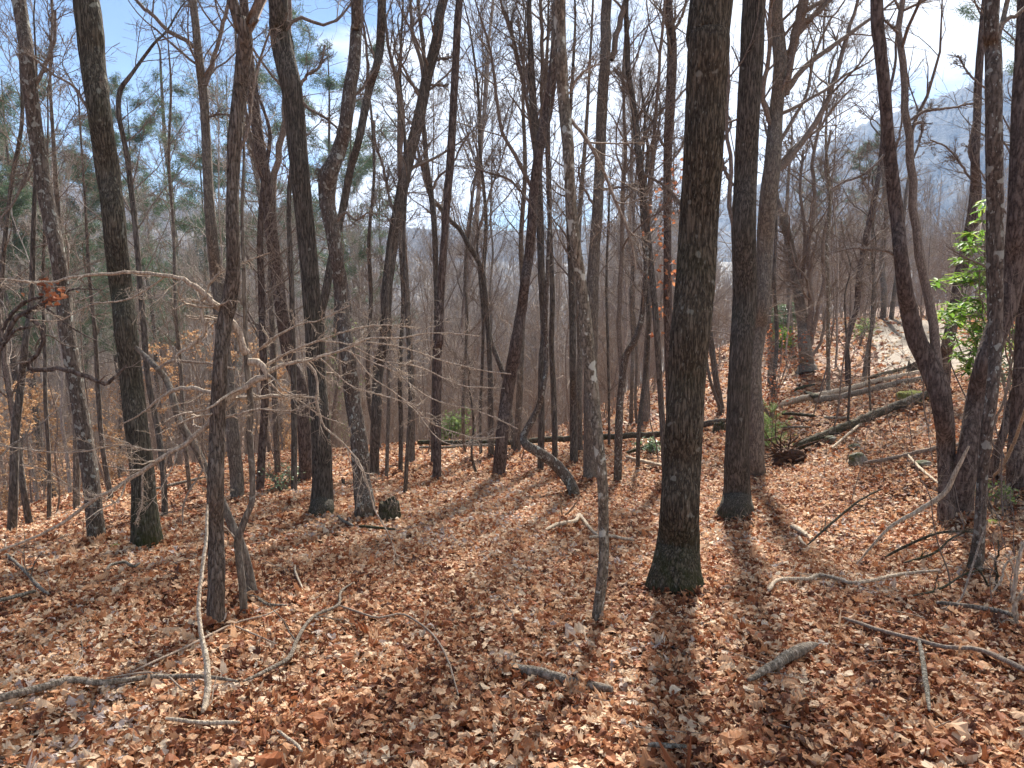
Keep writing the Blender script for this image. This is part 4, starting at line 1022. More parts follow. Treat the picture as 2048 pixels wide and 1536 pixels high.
# ------------------------------------------------------------------ sprawling near sapling and gnarled branches
def bough_tree():
    rs = np.random.RandomState(33)
    trunk = [(489, 1252, 18), (484, 1170, 16), (476, 1101, 16), (476, 1079, 16), (492, 1033, 14), (504, 1001, 13), (504, 942, 13), (499, 873, 14), (501, 805, 13), (494, 737, 12), (491, 668, 9), (488, 560, 8), (484, 420, 6), (488, 300, 5), (482, 180, 4)]
    p, Y = hit(489, 1252)
    org = np.array([p[0], p[1], h1(p[0], p[1])])
    root = thing('sprawling_sapling', 'crooked near sapling throwing long pale zigzag boughs left and right across the view', 'tree', org)
    W3 = np.array([[*at(x, y, Y), w * .5 / F * Y] for x, y, w in trunk]); u = W3[0].copy(); u[2] -= .15
    C = catmull(np.vstack([u, W3]), 90)
    mb = MB(); trunk_mesh(mb, C[:, :3], C[:, 3], 18, 3, .05, 0, .1, .3); mb.build('trunk', BK['grey'], root, origin=org)
    BO = [
     (-.16, [(493, 705, 15), (486, 688, 14), (469, 650, 13), (438, 615, 12), (401, 581, 10), (365, 558, 8), (319, 549, 7), (246, 545, 6), (150, 554, 5), (91, 565, 4), (-10, 556, 3)]),
     (-.12, [(498, 724, 14), (514, 720, 14), (527, 731, 13), (532, 748, 13), (515, 760, 13), (497, 769, 12), (470, 790, 12), (450, 812, 10), (424, 842, 9), (397, 869, 9), (356, 896, 8), (292, 937, 8), (228, 978, 7), (178, 1006, 7), (137, 1038, 6), (82, 1069, 5), (-10, 1106, 4)]),
     (.05, [(532, 748, 10), (547, 737, 9), (570, 728, 9), (592, 723, 8), (614, 723, 7), (638, 714, 7), (680, 702, 6), (730, 680, 5), (767, 675, 4), (800, 676, 4), (870, 666, 3), (960, 672, 2)]),
     (.02, [(534, 730, 7), (570, 708, 6), (600, 695, 6), (640, 681, 5), (700, 660, 4), (760, 650, 3), (830, 655, 2)]),
     (-.1, [(505, 712, 5), (530, 690, 5), (555, 672, 5), (590, 652, 4), (612, 645, 4), (640, 640, 3), (700, 610, 2)]),
     (.1, [(640, 797, 5), (600, 792, 5), (560, 792, 6), (524, 794, 7), (474, 796, 8), (424, 787, 8), (378, 775, 9), (346, 782, 7), (315, 800, 5), (280, 830, 3), (240, 850, 2)]),
     (-.05, [(531, 752, 5), (548, 775, 4), (565, 790, 4), (600, 802, 3), (640, 830, 3), (690, 850, 2)]),
     (.12, [(470, 1075, 3), (440, 1040, 3), (420, 980, 3), (400, 905, 2), (395, 850, 2)]),
    ]
    SUB = [
     (0, 4, -.1, [(424, 598, 8), (411, 594, 8), (402, 604, 7), (404, 630, 7), (411, 655, 7), (405, 672, 7), (385, 690, 6), (360, 705, 5), (350, 714, 4), (352, 725, 3)]),
     (2, 4, -.08, [(613, 724, 7), (632, 746, 6), (634, 775, 6), (632, 800, 6), (640, 830, 6), (650, 855, 5), (682, 882, 5), (714, 919, 5), (728, 945, 5), (740, 985, 4), (752, 1024, 4), (775, 1065, 3), (797, 1120, 2)]),
     (2, 6, -.05, [(690, 700, 4), (740, 722, 3), (790, 745, 3), (850, 790, 3), (900, 810, 3), (950, 820, 2), (1000, 840, 2), (1036, 858, 2)]),
     (2, 7, .08, [(730, 684, 3), (780, 690, 3), (830, 702, 3), (880, 720, 3), (960, 740, 2), (1022, 748, 2)]),
     (2, 6, .03, [(700, 700, 4), (740, 750, 3), (780, 780, 3), (830, 815, 2), (870, 850, 2), (950, 875, 2), (1010, 874, 2)]),
     (2, 5, -.1, [(640, 716, 4), (700, 770, 3), (760, 790, 3), (820, 812, 2), (880, 880, 2), (940, 892, 2)]),
     (1, 10, -.15, [(430, 838, 5), (470, 830, 4), (520, 818, 3), (580, 822, 3), (640, 800, 2)]),
     (1, 11, -.1, [(350, 900, 4), (300, 900, 3), (240, 890, 3), (150, 905, 2), (60, 900, 2), (0, 890, 2)]),
     (1, 12, -.12, [(285, 942, 4), (285, 980, 4), (283, 1010, 3), (270, 1050, 2)]),
     (1, 12, -.2, [(232, 975, 3), (180, 1000, 3), (150, 980, 2), (90, 940, 2), (40, 930, 2)]),
     (0, 5, .1, [(330, 551, 4), (300, 575, 3), (250, 600, 3), (180, 610, 2), (120, 640, 2), (60, 640, 2)]),
     (0, 4, .0, [(410, 590, 5), (425, 560, 4), (450, 540, 3), (500, 520, 2), (540, 505, 2)]),
     (3, 4, .1, [(640, 681, 4), (700, 690, 3), (760, 720, 3), (840, 735, 2), (920, 770, 2), (990, 776, 2)]),
    ]
    mb = MB(); main = []
    def limb(y0, dy, pts, k=30):
        x0, yy0, _ = pts[0]; out_ = []
        acc = 0; lx, ly = x0, yy0
        for x, y, w in pts:
            acc += math.hypot(x - lx, y - ly) / F * y0; lx, ly = x, y
            yy = y0 + dy * acc
            out_.append([*at(x, y, yy), max(w * (.85 if x > 560 else 1.1), 2.5) * .5 / F * yy])
        c = catmull(out_, k); c[1:-1, :3] += rs.normal(size=(k - 2, 3)) * c[1:-1, 3:4] * .3
        return c
    for dy, pts in BO:
        main.append(limb(Y - (.03 if dy < 0 else 0), dy, pts, 40))
    main_b = [m for m in main]
    allb = list(main)
    for pi, vi, dy, pts in SUB:
        a0 = at(pts[0][0], pts[0][1], Y)
        pr = main[pi]
        scr = np.array([proj(*q_[:3]) for q_ in pr]); k = np.hypot(scr[:, 0] - pts[0][0], scr[:, 1] - pts[0][1]).argmin()
        allb.append(limb(pr[k, 1], dy, pts, 40))
    Pm = np.array([b[:, :3] for b in allb]); Rm = np.array([b[:, 3] for b in allb])
    tubes(mb, Pm, Rm, 8)
    mb.build('boughs', BK['bough'], root, origin=org)
    mb = MB()
    g = grow(Pm, Rm, 12, .06, .97, .22, .85, 10, rs, .2, .0, .0024, rf=.55, planar=.55)
    tubes(mb, *g, 4)
    g2 = grow(*g, 6, .12, 1, .5, .75, 7, rs, .2, .0, .0018, rf=.6, planar=.5); tubes(mb, *g2, 3)
    g3 = grow(*g2, 3, .2, 1, .5, .7, 4, rs, .22, .0, .0014, rf=.6); tubes(mb, *g3, 3)
    mb.build('twigs', BK['bough'], root, origin=org)
    TREEREG.append((489, 1252, 'sprawl'))
bough_tree()

def limbs_thing(name, label, cat, bk, Y, polys, twig=6, tm='twigdark', k=34, leaves=None, dys=None):
    """a near shrub or sapling given by several pixel paths from its foot"""
    rs = np.random.RandomState(int(abs(polys[0][0][0] * 3 + polys[0][0][1])) % 991)
    b0 = polys[0][0]; p = at(b0[0], b0[1], Y); org = np.array([p[0], p[1], h1(p[0], p[1])])
    root = thing(name, label, cat, org)
    out_ = []
    for m, pts in enumerate(polys):
        dy = rs.uniform(-.15, .15) if dys is None else dys[m]
        acc = 0; lx, ly = pts[0][:2]; y0 = Y
        if m:
            scr = [(math.hypot(*(np.array(proj(*q_[:3])) - pts[0][:2])), q_[1]) for c in out_ for q_ in c]
            y0 = min(scr)[1]
        L_ = []
        for x, y, w in pts:
            acc += math.hypot(x - lx, y - ly) / F * y0; lx, ly = x, y
            yy = y0 + dy * acc; L_.append([*at(x, y, yy), w * .5 / F * yy])
        if m == 0 and L_[0][2] > org[2]:
            L_ = [[L_[0][0], L_[0][1], org[2] - .1, L_[0][3] * 1.15]] + L_
        c = catmull(L_, k); c[1:-1, :3] += rs.normal(size=(k - 2, 3)) * c[1:-1, 3:4] * .25
        out_.append(c)
    P = np.array([c[:, :3] for c in out_]); R = np.array([c[:, 3] for c in out_])
    mb = MB(); tubes(mb, P, R, 9); mb.build('stems', BK[bk], root, origin=org)
    if twig:
        mb = MB()
        g = grow(P, R, twig, .15, 1, .35, .8, 8, rs, .2, .0, .002); tubes(mb, *g, 4)
        g2 = grow(*g, 6, .15, 1, .5, .75, 5, rs, .24, .0, .0015); tubes(mb, *g2, 3)
        mb.build('twigs', BK[tm], root, origin=org)
    if leaves:
        lm, cl = leaves
        mb = MB()
        for (x, y, s, n) in cl:
            c = at(x, y, Y); q_ = c + rs.normal(size=(n, 3)) * s * np.array([1, .7, .8])
            scatter_leaves(mb, q_, rs.uniform(.035, .065, n), 0, rs, 1.2, 1.0)
        mb.build('dead_leaves', lm, root, origin=org, attr=True, smooth=False)
    return root
limbs_thing('gnarled_sapling', 'gnarled twisting branches with a clump of rust leaves at the left edge', 'tree', 'red', 5.6,
    [[(-26, 1040, 14), (-18, 850, 13), (-6, 760, 12), (0, 695, 10), (22, 655, 9), (45, 628, 9), (82, 610, 7), (112, 600, 5)],
     [(48, 627, 9), (60, 636, 9), (78, 650, 9), (86, 668, 8), (84, 692, 8), (72, 712, 8), (58, 724, 9), (60, 737, 9), (90, 739, 9), (120, 738, 9), (160, 748, 9), (196, 762, 9), (215, 768, 8), (236, 748, 6), (254, 730, 4)],
     [(0, 700, 6), (30, 662, 6), (55, 655, 5)], [(4, 662, 6), (30, 620, 7), (60, 600, 6), (84, 594, 5)], [(85, 610, 4), (130, 645, 4), (165, 668, 3), (195, 682, 2)], [(90, 604, 4), (130, 585, 4), (155, 578, 3), (205, 580, 2)]], 5,
    leaves=(M_RUST, [(92, 574, .05, 12), (100, 590, .05, 10), (112, 602, .06, 6), (84, 600, .06, 5)]))

# glossy evergreen shrub at right
def rhodo():
    rs = np.random.RandomState(4)
    wh = [(1963, 407), (1961, 424), (1967, 444), (1964, 462), (1934, 469), (1945, 486), (1930, 486), (1970, 484), (1944, 504), (1916, 522), (1974, 522), (1956, 524), (1950, 539), (1934, 555), (1923, 553), (1974, 544), (1901, 559), (1874, 562), (1978, 575), (1934, 601), (1943, 619), (1916, 619), (1894, 628), (1881, 635), (1961, 619), (1974, 615), (1939, 655), (1894, 666), (1954, 666), (1970, 646), (1925, 686), (1950, 690), (1916, 708), (1974, 668), (2043, 551), (2043, 575), (2032, 659), (2027, 690), (1905, 610), (1925, 632), (1950, 600), (1962, 700), (1940, 722), (1968, 735), (1912, 645), (1952, 560), (1962, 555), (1988, 690), (1930, 740), (1958, 756)]
    Y = 9.4; b = at(1972, 820, Y); org = np.array([b[0], b[1], h1(b[0], b[1])])
    root = thing('rhododendron', 'tall evergreen shrub with glossy green leaf whorls behind the leaning pair', 'shrub', org)
    mb = MB(); ms = MB(); tips = []
    for (x, y) in wh:
        for j in range(3 if y > 510 else 2):
            yy = Y + rs.uniform(-.8, .8); tips.append((at(x + rs.uniform(-12, 12) * (j > 0), y + rs.uniform(-11, 11) * (j > 0), yy)))
    tips = np.array(tips)
    # stems
    mains = []
    for tx, ty in ((1958, 560), (1930, 600), (1964, 420), (1900, 640), (2040, 600), (1945, 700)):
        e = at(tx, ty, Y + rs.uniform(-.4, .4)); s0 = org + np.r_[rs.normal(size=2) * .08, -.1]
        midp = (s0 * .55 + e * .45) + np.array([0.1, 0, -.15]) + rs.normal(size=3) * .06
        c = catmull(np.array([[*s0, .02], [*midp, .015], [*e, .006]]), 24); c[1:-1, :3] += rs.normal(size=(22, 3)) * .008
        mains.append(c)
    tubes(ms, np.array([c[:, :3] for c in mains]), np.array([c[:, 3] for c in mains]), 7)
    allp = np.vstack([c[6:] for c in mains])
    for t in tips:
        k = np.linalg.norm(allp[:, :3] - t + np.array([0, 0, .0]), axis=1).argmin(); s0 = allp[k, :3]
        c = catmull(np.array([[*s0, .006], [*((s0 + t) / 2 + rs.normal(size=3) * .03 + [0, 0, -.03]), .005], [*t, .0035]]), 8)
        tubes(ms, c[None, :, :3], c[None, :, 3], 4)
        n = rs.randint(6, 10)
        xs = np.array([0, .12, .35, .62, .86, 1.0]); w = np.array([.02, .09, .155, .16, .09, 0.]); m = len(xs)
        q = []
        for k2 in range(m - 1): q += [(m + k2, m + k2 + 1, k2 + 1, k2), (2 * m + k2, 2 * m + k2 + 1, m + k2 + 1, m + k2)]
        for j in range(n):
            a = j * 2 * math.pi / n + rs.uniform(-.25, .25); dr = rs.uniform(-.55, .5)
            d = np.array([math.cos(a) * math.cos(dr), math.sin(a) * math.cos(dr), math.sin(dr)])
            side = unit(np.cross(d, [0, 0, 1.0])[None])[0]; nn = np.cross(side, d); Ln = rs.uniform(.1, .155)
            def P_(xx, yy_, zz): return t + d * xx * Ln + side * yy_ * Ln + nn * zz * Ln
            bend = rs.uniform(.05, .4)
            v = [P_(xx, ww, .05 - bend * xx * xx) for xx, ww in zip(xs, w)] + [P_(xx, 0, -bend * xx * xx) for xx in xs] + [P_(xx, -ww, .05 - bend * xx * xx) for xx, ww in zip(xs, w)]
            mb.add(np.array(v), q=q, a=float(rs.beta(2, 1.6)))
    ms.build('stems', BK['twigdark'], root, origin=org)
    mb.build('leaves', M_RHODO, root, origin=org, attr=True)
rhodo()

def shrub(name, label, cat, px, py, Y, w, h, n, mat, size, kind=1, group=None):
    rs = np.random.RandomState(int(px)); p = at(px, py, Y); g = h1(p[0], p[1]); org = np.array([p[0], p[1], g])
    root = thing(name, label, cat, org, group)
    ms = MB(); ml = MB()
    top = max(p[2] - g, 0) + h
    P = []
    for k in range(9):
        e = org + np.array([rs.uniform(-w, w) * .5, rs.uniform(-w, w) * .4, top * rs.uniform(.6, 1)])
        P.append(catmull(np.array([[*(org + [0, 0, -.05])], [*((org + e) / 2 + rs.normal(size=3) * .05)], [*e]]), 10))
    P = np.array(P); R = np.broadcast_to(np.linspace(.014, .004, 10), (9, 10)) * (1 + h * .3)
    tubes(ms, P, R, 5)
    g_ = grow(P, np.array(R), 5, .3, 1, .4, .8, 5, rs, .15, .02, .003); tubes(ms, *g_, 3)
    pts = np.concatenate([g_[0][:, 2:].reshape(-1, 3), P[:, 6:].reshape(-1, 3)])
    q = pts[rs.choice(len(pts), n)] + rs.normal(size=(n, 3)) * [w * .09, w * .09, h * .06]
    scatter_leaves(ml, q, rs.uniform(.7, 1.2, n) * size, kind, rs, .8, .5)
    ms.build('stems', BK['twigdark'], root, origin=org); ml.build('leaves', mat, root, origin=org, attr=True)
shrub('evergreen_shrub', 'pale green evergreen shrub glowing behind the stems left of the bank cluster', 'shrub', 1564, 668, 32, 1.5, 1.3, 1500, M_SHRUB, .12)
shrub('evergreen_shrub', 'dark evergreen bush at the foot of the far stems left of the bank cluster', 'shrub', 1570, 700, 29, 1.3, .8, 800, M_RHODO, .1)
shrub('evergreen_shrub', 'low green bush beyond the fallen log, right of the straight reddish pine', 'shrub', 898, 868, 22, 1.2, .7, 700, M_YOUNG, .1)
shrub('evergreen_shrub', 'small pale leafy shrub left of the largest oak, before the fallen log', 'shrub', 1308, 915, 15.0, .6, .3, 260, M_SHRUB, .07)
shrub('evergreen_shrub', 'small leafy evergreen left of the bent oak foot', 'shrub', 560, 962, 11.5, .6, .25, 200, M_SHRUB, .06)
shrub('evergreen_shrub', 'yellow green shrub glimpsed between the bent oak and the burl tree', 'shrub', 672, 770, 34, 1.0, 2.2, 700, M_YOUNG, .14)
shrub('evergreen_shrub', 'small green shrub at the near edge of the far road bend', 'shrub', 1722, 668, 27, .8, .5, 400, M_YOUNG, .07)
shrub('evergreen_shrub', 'leafy shrub at the right edge beyond the broad reddish trunk', 'shrub', 2030, 700, 11, .6, .3, 300, M_SHRUB, .07)
shrub('rust_leaf_sapling', 'sapling with orange rust leaves left of the bank cluster', 'sapling', 1560, 680, 22, 1.2, .6, 260, M_RUST, .09, 2)
shrub('rust_leaf_sapling', 'low sapling with fine rust leaves behind the second oak', 'sapling', 1545, 800, 15.5, 1.0, .55, 260, M_RUST, .06, 2)
shrub('fern', 'green fern tuft on the bank right of the dark front stem', 'fern', 1997, 985, 7.6, .3, .12, 140, M_YOUNG, .05, 1)

def young_pine(px, py, hp, label):
    rs = np.random.RandomState(px); p, Y = hit(px, py); h = hp / F * Y
    root = thing('pine_sapling', label, 'sapling', p); ms = MB(); ml = MB()
    P = np.array([p + [0, 0, -.05], p + [.01, 0, h * .5], p + [0, .01, h]]); c = catmull(P, 12); tubes(ms, c[None], np.linspace(.012, .003, 12)[None], 6)
    g = grow(c[None], np.linspace(.01, .003, 12)[None], 30, .1, .98, .5, 1.15, 6, rs, .06, .05, .0025); tubes(ms, *g, 3)
    T = g[0][:, 1:].reshape(-1, 3); T = np.repeat(T, 14, 0)
    d = unit(rs.normal(size=T.shape) + [0, 0, .5]); s = unit(np.cross(d, rs.normal(size=d.shape))) * .004
    ml.add(np.stack([T - s, T + s, T + d * rs.uniform(.04, .08, (len(T), 1))], 1), t=np.arange(len(T) * 3).reshape(-1, 3), a=rs.rand(len(T)))
    ms.build('trunk', BK['twigdark'], root, origin=p); ml.build('needles', M_YOUNG, root, origin=p, attr=True)
young_pine(1541, 905, 100, 'little light green pine seedling right of the second oak')
young_pine(1530, 890, 50, 'smallest pine seedling, tucked against the forked grey tree')

# rust leaves that hang on the brown oak beside the largest one
def hanging(label_root, cl, Y, mat, mname='dead_leaves'):
    rs = np.random.RandomState(17); mb = MB(); ms = MB()
    for (x, y, s, n) in cl:
        c = at(x, y, Y + rs.uniform(-.5, .5))
        st = np.array([at(1338, y + 25, Y), (at(1338, y, Y) + c) / 2, c])
        cc = catmull(st, 8); tubes(ms, cc[None], np.linspace(.008, .003, 8)[None], 4)
        scatter_leaves(mb, c + rs.normal(size=(n, 3)) * s, rs.uniform(.07, .13, n), 0, rs, 1.2, 1.0)
    r = [o for o in SC.objects if o.get('label') == label_root][0]
    mb.build(mname, mat, r, origin=r.location[:], attr=True, smooth=False); ms.build('leafy_twigs', BK['twigdark'], r, origin=r.location[:])
hanging('upright brown trunk with hanging rust-coloured leaves, left beside the largest oak',
        [(1345, 340, .12, 9), (1330, 385, .14, 10), (1318, 415, .12, 7), (1312, 462, .13, 9), (1350, 380, .1, 6), (1352, 430, .1, 7), (1318, 490, .1, 6), (1322, 532, .14, 10), (1350, 545, .1, 7), (1330, 575, .1, 6), (1318, 620, .12, 8), (1346, 570, .1, 7), (1312, 670, .08, 5)], 13.7, M_RUST)

# ------------------------------------------------------------------ logs, sticks, stones
def log(name, label, cat, bk, pts, lin=False, S=12, lift=.35, twigs=0, Yend=None, parts=(), lob=.06, emb=.0, tips=True):
    """lies on the ground along pixel points (px, py, width)"""
    rs = np.random.RandomState(int(pts[0][0] + pts[-1][1] * 3) % 977)
    W3 = []
    if lin or Yend is not None:
        y0 = hit(pts[0][0], pts[0][1])[1]; y1 = Yend if Yend is not None else hit(pts[-1][0], pts[-1][1])[1]
        d = np.r_[0, np.cumsum([math.hypot(a[0] - b[0], a[1] - b[1]) for a, b in zip(pts[1:], pts[:-1])])]; d = d / d[-1]
        for (x, y, w), u in zip(pts, d):
            yy = y0 + (y1 - y0) * u; q_ = at(x, y, yy); r = w * .5 / F * yy
            W3.append([q_[0], q_[1], max(q_[2], h1(q_[0], q_[1]) + r * .6 + .065), r])
    else:
        for x, y, w in pts:
            p, yy = hit(x, y); r = w * .5 / F * yy
            q_ = at(x, y, yy); W3.append([q_[0], q_[1], h1(q_[0], q_[1]) + r * lift + .075, r * 1.05])
    W3 = np.array(W3); W3[:, 3] *= .86
    n = int(np.clip(np.linalg.norm(np.diff(W3[:, :3], axis=0), axis=1).sum() / .06, 12, 160))
    C = catmull(W3, n); C[:, 3] = np.maximum(C[:, 3], .0025)
    C[:, :3] += rs.normal(size=(n, 3)) * C[:, 3:4] * .10
    o0 = C[0, :3].copy()
    mb = MB()
    m = 1 + lob * 1.6 * (rs.rand(n, S) - .5); m = (m + np.roll(m, 1, 0) + np.roll(m, -1, 0)) / 3
    if tips:   # broken, splintery ends
        for e in (0, -1): m[e] = rs.uniform(.45, .9, S)
    tubes(mb, C[None, :, :3], C[None, :, 3], S, cap=True, mod=m[None])
    if twigs:
        g = grow(C[None, :, :3], C[None, :, 3], twigs, .15, 1, .3, .8, 8, rs, .2, .03, .003); 
        tw = MB(); tubes(tw, *g, 4); g2 = grow(*g, 3, .2, 1, .5, .7, 5, rs, .2, 0, .002); tubes(tw, *g2, 3)
        o = thing(name, label, cat, o0); mb.build('stem', BK[bk], o, origin=o0); tw.build('twigs', BK[bk], o, origin=o0)
        return o, C
    o = mb.build(name, BK[bk], None, origin=o0)
    tag(o, label, cat)
    return o, C
log('leaning_stick', 'long bare pale stick propped upright against the near furrowed trunk', 'stick', 'dead', [(408, 1455, 17), (413, 1408, 16), (416, 1356, 17), (410, 1305, 14), (403, 1270, 12), (397, 1215, 10), (403, 1150, 9), (412, 1079, 8), (415, 1010, 6)], Yend=4.35, twigs=0)
log('fallen_branch', 'long grey brown branch lying in the leaves at the lower left corner', 'branch', 'logbark', [(-30, 1438, 20), (0, 1431, 19), (68, 1411, 18), (143, 1392, 17), (181, 1396, 15), (219, 1397, 14), (307, 1383, 12), (403, 1382, 10), (478, 1390, 7)])
log('fallen_branch', 'forked dark branch arching up from the leaves, lower left of centre', 'branch', 'logbark', [(489, 1390, 7), (547, 1363, 10), (581, 1339, 10), (598, 1298, 9), (629, 1257, 8), (677, 1233, 7), (682, 1206, 6), (706, 1184, 4)], twigs=3)
log('fallen_branch', 'long thin curved branch trailing down to the right of the forked dark branch', 'branch', 'twig', [(677, 1233, 5), (718, 1247, 5), (756, 1259, 5), (800, 1252, 5), (831, 1264, 5), (869, 1298, 5), (896, 1346, 5), (917, 1418, 3)])
log('fallen_stick', 'thin straight stick crossing behind the propped pale stick', 'stick', 'twig', [(267, 1373, 5), (369, 1322, 6), (468, 1271, 5), (533, 1252, 4), (560, 1240, 3)])
log('fallen_stick', 'small straight twig branching right from the thin stick near the furrowed trunk', 'stick', 'twig', [(468, 1274, 4), (510, 1294, 4), (554, 1315, 3)])
log('fallen_stick', 'slender arched stick over the lower left branch', 'stick', 'twig', [(215, 1386, 4), (290, 1374, 5), (335, 1380, 5), (360, 1400, 4), (375, 1410, 3)])
log('short_log', 'short grey barkless log with splintered ends, bottom centre', 'log', 'logbark', [(1009, 1363, 18), (1040, 1367, 25), (1077, 1375, 25), (1120, 1385, 25), (1163, 1394, 24), (1224, 1409, 21)], lin=True, S=16)
log('short_log', 'lichen-covered chunk of rotten log, lower right', 'log', 'logbark', [(1496, 1388, 12), (1542, 1370, 24), (1573, 1352, 28), (1601, 1333, 28), (1632, 1315, 13)], lin=True, S=16, lob=.16)
log('fallen_branch', 'long smooth tan branch sloping to the right edge, lower right', 'branch', 'twig', [(1685, 1260, 8), (1762, 1290, 9), (1839, 1312, 10), (1894, 1325, 10), (1943, 1326, 11), (1996, 1346, 12), (2060, 1378, 13)])
log('fallen_stick', 'dark grey stick pointing down towards the bottom, right of centre bottom', 'stick', 'deadgrey', [(1835, 1304, 7), (1842, 1342, 11), (1849, 1401, 12), (1856, 1454, 8)])
log('fallen_branch', 'wavy grey branch lying right of the largest oak foot', 'branch', 'dead', [(1536, 1203, 10), (1556, 1180, 9), (1615, 1178, 9), (1636, 1170, 9), (1671, 1177, 9), (1699, 1187, 9), (1734, 1184, 8), (1804, 1168, 8), (1876, 1161, 6)])
log('fallen_branch', 'grey brown branch below the curved dark stem, near the right edge', 'branch', 'logbark', [(1870, 1230, 9), (1943, 1239, 11), (2003, 1250, 12), (2030, 1262, 8)])
log('broken_pole', 'long pale broken pole leaning up to the foot of the leaning pair', 'pole', 'dead', [(1712, 1144, 4), (1778, 1056, 8), (1833, 1024, 11), (1888, 988, 12), (1910, 947, 10), (1938, 892, 6)], Yend=5.95)
log('fallen_stick', 'thin pale forked stick above the broken pole', 'stick', 'dead', [(1815, 928, 5), (1832, 950, 6), (1847, 965, 6), (1878, 990, 5)], lift=3)
log('fallen_log', 'slim reddish log lying from the mossy boulder to the leaning pair', 'log', 'twig', [(1728, 938, 9), (1797, 929, 9), (1874, 920, 10), (1992, 901, 9), (2060, 892, 8)], lin=True)
log('wood_fragment', 'white weathered piece of wood on the leaves behind the second oak shadow', 'wood', 'dead', [(1582, 1066, 10), (1596, 1074, 14), (1612, 1086, 11)], lin=True)
log('wood_fragment', 'small pale curved wood splinter below the white weathered piece', 'wood', 'dead', [(1598, 1088, 6), (1602, 1098, 7), (1610, 1106, 5)])
log('fallen_branch', 'dark thin branch arching up towards the right beyond the white wood', 'branch', 'rot', [(1614, 1104, 5), (1673, 1038, 6), (1719, 1001, 5), (1762, 978, 4)], Yend=7.4, twigs=6)
log('fallen_branch', 'dark bowed branch rising to the dark front stem at right', 'branch', 'rot', [(1769, 1131, 6), (1810, 1093, 7), (1883, 1065, 6), (1970, 1064, 5)], Yend=5.9, twigs=7)
log('fallen_branch', 'second bowed branch just below the dark bowed one at right', 'branch', 'rot', [(1806, 1143, 5), (1869, 1106, 6), (1898, 1080, 5), (1930, 1064, 4)], Yend=6.0, twigs=6)
log('fallen_branch', 'dark twig lying under the curved foot of the front stem', 'branch', 'rot', [(1823, 1213, 5), (1880, 1178, 6), (1925, 1150, 5), (1960, 1140, 4)], Yend=5.2, twigs=6)
log('fallen_stick', 'thin twig slanting up in front of the curved front stem', 'stick', 'twig', [(1880, 1240, 4), (1920, 1200, 5), (1945, 1130, 5), (1975, 1040, 4)], Yend=4.9)
log('fallen_branch', 'pale forked branch lying left of the blotched stem foot, its left arm', 'branch', 'dead', [(1091, 1074, 7), (1118, 1062, 9), (1150, 1056, 9), (1158, 1044, 9), (1170, 1058, 8), (1184, 1076, 7), (1194, 1084, 6)], twigs=0)
log('fallen_stick', 'pale stick lying just right of the blotched stem', 'stick', 'dead', [(1178, 1090, 7), (1219, 1088, 8), (1245, 1092, 7), (1273, 1097, 5)])
log('upright_stick', 'short pale twig standing up left of the blotched stem', 'stick', 'dead', [(1130, 1042, 5), (1140, 1022, 5), (1157, 999, 3)], Yend=6.7)
log('upright_stick', 'thin upright splinter beside the short pale twig', 'stick', 'dead', [(1124, 1040, 4), (1122, 1015, 4), (1120, 999, 2)], Yend=6.8)
log('fallen_stick', 'dark stick lying in front of the crooked burl tree', 'stick', 'rot', [(719, 1067, 7), (750, 1070, 7), (792, 1073, 5)])
log('fallen_stick', 'short mossy stick at the right of the bent oak foot', 'stick', 'deadgrey', [(676, 1044, 6), (688, 1056, 7), (706, 1065, 8)])
log('fallen_branch', 'thin branch lying at the lower left beneath the long bough tip', 'branch', 'deadgrey', [(14, 1124, 6), (46, 1156, 7), (82, 1197, 8), (100, 1210, 5)], twigs=5)
log('fallen_stick', 'grey stick entering from the left edge above the long lower branch', 'stick', 'deadgrey', [(-20, 1232, 8), (30, 1215, 9), (73, 1204, 8)])
log('fallen_stick', 'dark forked stick on the leaves left of the furrowed trunk', 'stick', 'deadgrey', [(212, 1160, 6), (224, 1148, 7), (251, 1143, 7), (268, 1152, 7), (281, 1144, 6)])
log('fallen_stick', 'small white curved twig right of the twin stems', 'stick', 'dead', [(591, 1148, 4), (592, 1165, 5), (606, 1196, 4)])
log('fallen_stick', 'grey curved root-like stick at the foot of the snapped leaning stem', 'stick', 'deadgrey', [(494, 1221, 7), (515, 1220, 7), (535, 1230, 6), (575, 1233, 5)])
log('fallen_stick', 'pale stick half buried at the very bottom left', 'stick', 'dead', [(334, 1472, 9), (400, 1478, 10), (440, 1479, 11), (482, 1478, 8)])
log('fallen_stick', 'short pale stick at the bottom edge left of centre', 'stick', 'dead', [(556, 1492, 7), (590, 1520, 8), (606, 1540, 8)])
log('fallen_stick', 'grey lichened stick at the bottom edge right of centre', 'stick', 'deadgrey', [(1296, 1524, 12), (1330, 1528, 13), (1372, 1532, 9)])
# the logs on the right bank and across the clearing
log('fallen_log', 'long dark fallen trunk lying level across the back of the clearing', 'log', 'rot', [(836, 893, 11), (880, 890, 12), (938, 885, 13), (1040, 884, 13), (1091, 879, 14), (1205, 874, 14), (1328, 870, 15), (1410, 867, 15), (1451, 849, 12)], lin=True, S=14)
log('fallen_stick', 'grey pole lying in front of the left end of the level trunk', 'log', 'deadgrey', [(838, 902, 6), (900, 903, 6), (960, 900, 6), (1000, 897, 5)], lin=True)
log('fallen_log', 'short rotten log left of the largest oak in front of the level trunk', 'log', 'rot', [(1253, 914, 8), (1290, 904, 10), (1326, 894, 10)], lin=True)
log('fallen_stick', 'pale log piece just left of the largest oak', 'log', 'dead', [(1252, 922, 7), (1275, 932, 8), (1326, 942, 9)], lin=True)
log('fallen_log', 'upper of the two long pale logs on the right bank', 'log', 'dead', [(1523, 829, 8), (1582, 812, 15), (1640, 797, 15), (1690, 786, 13), (1746, 773, 12), (1824, 757, 12), (1850, 752, 10)], lin=True, S=14)
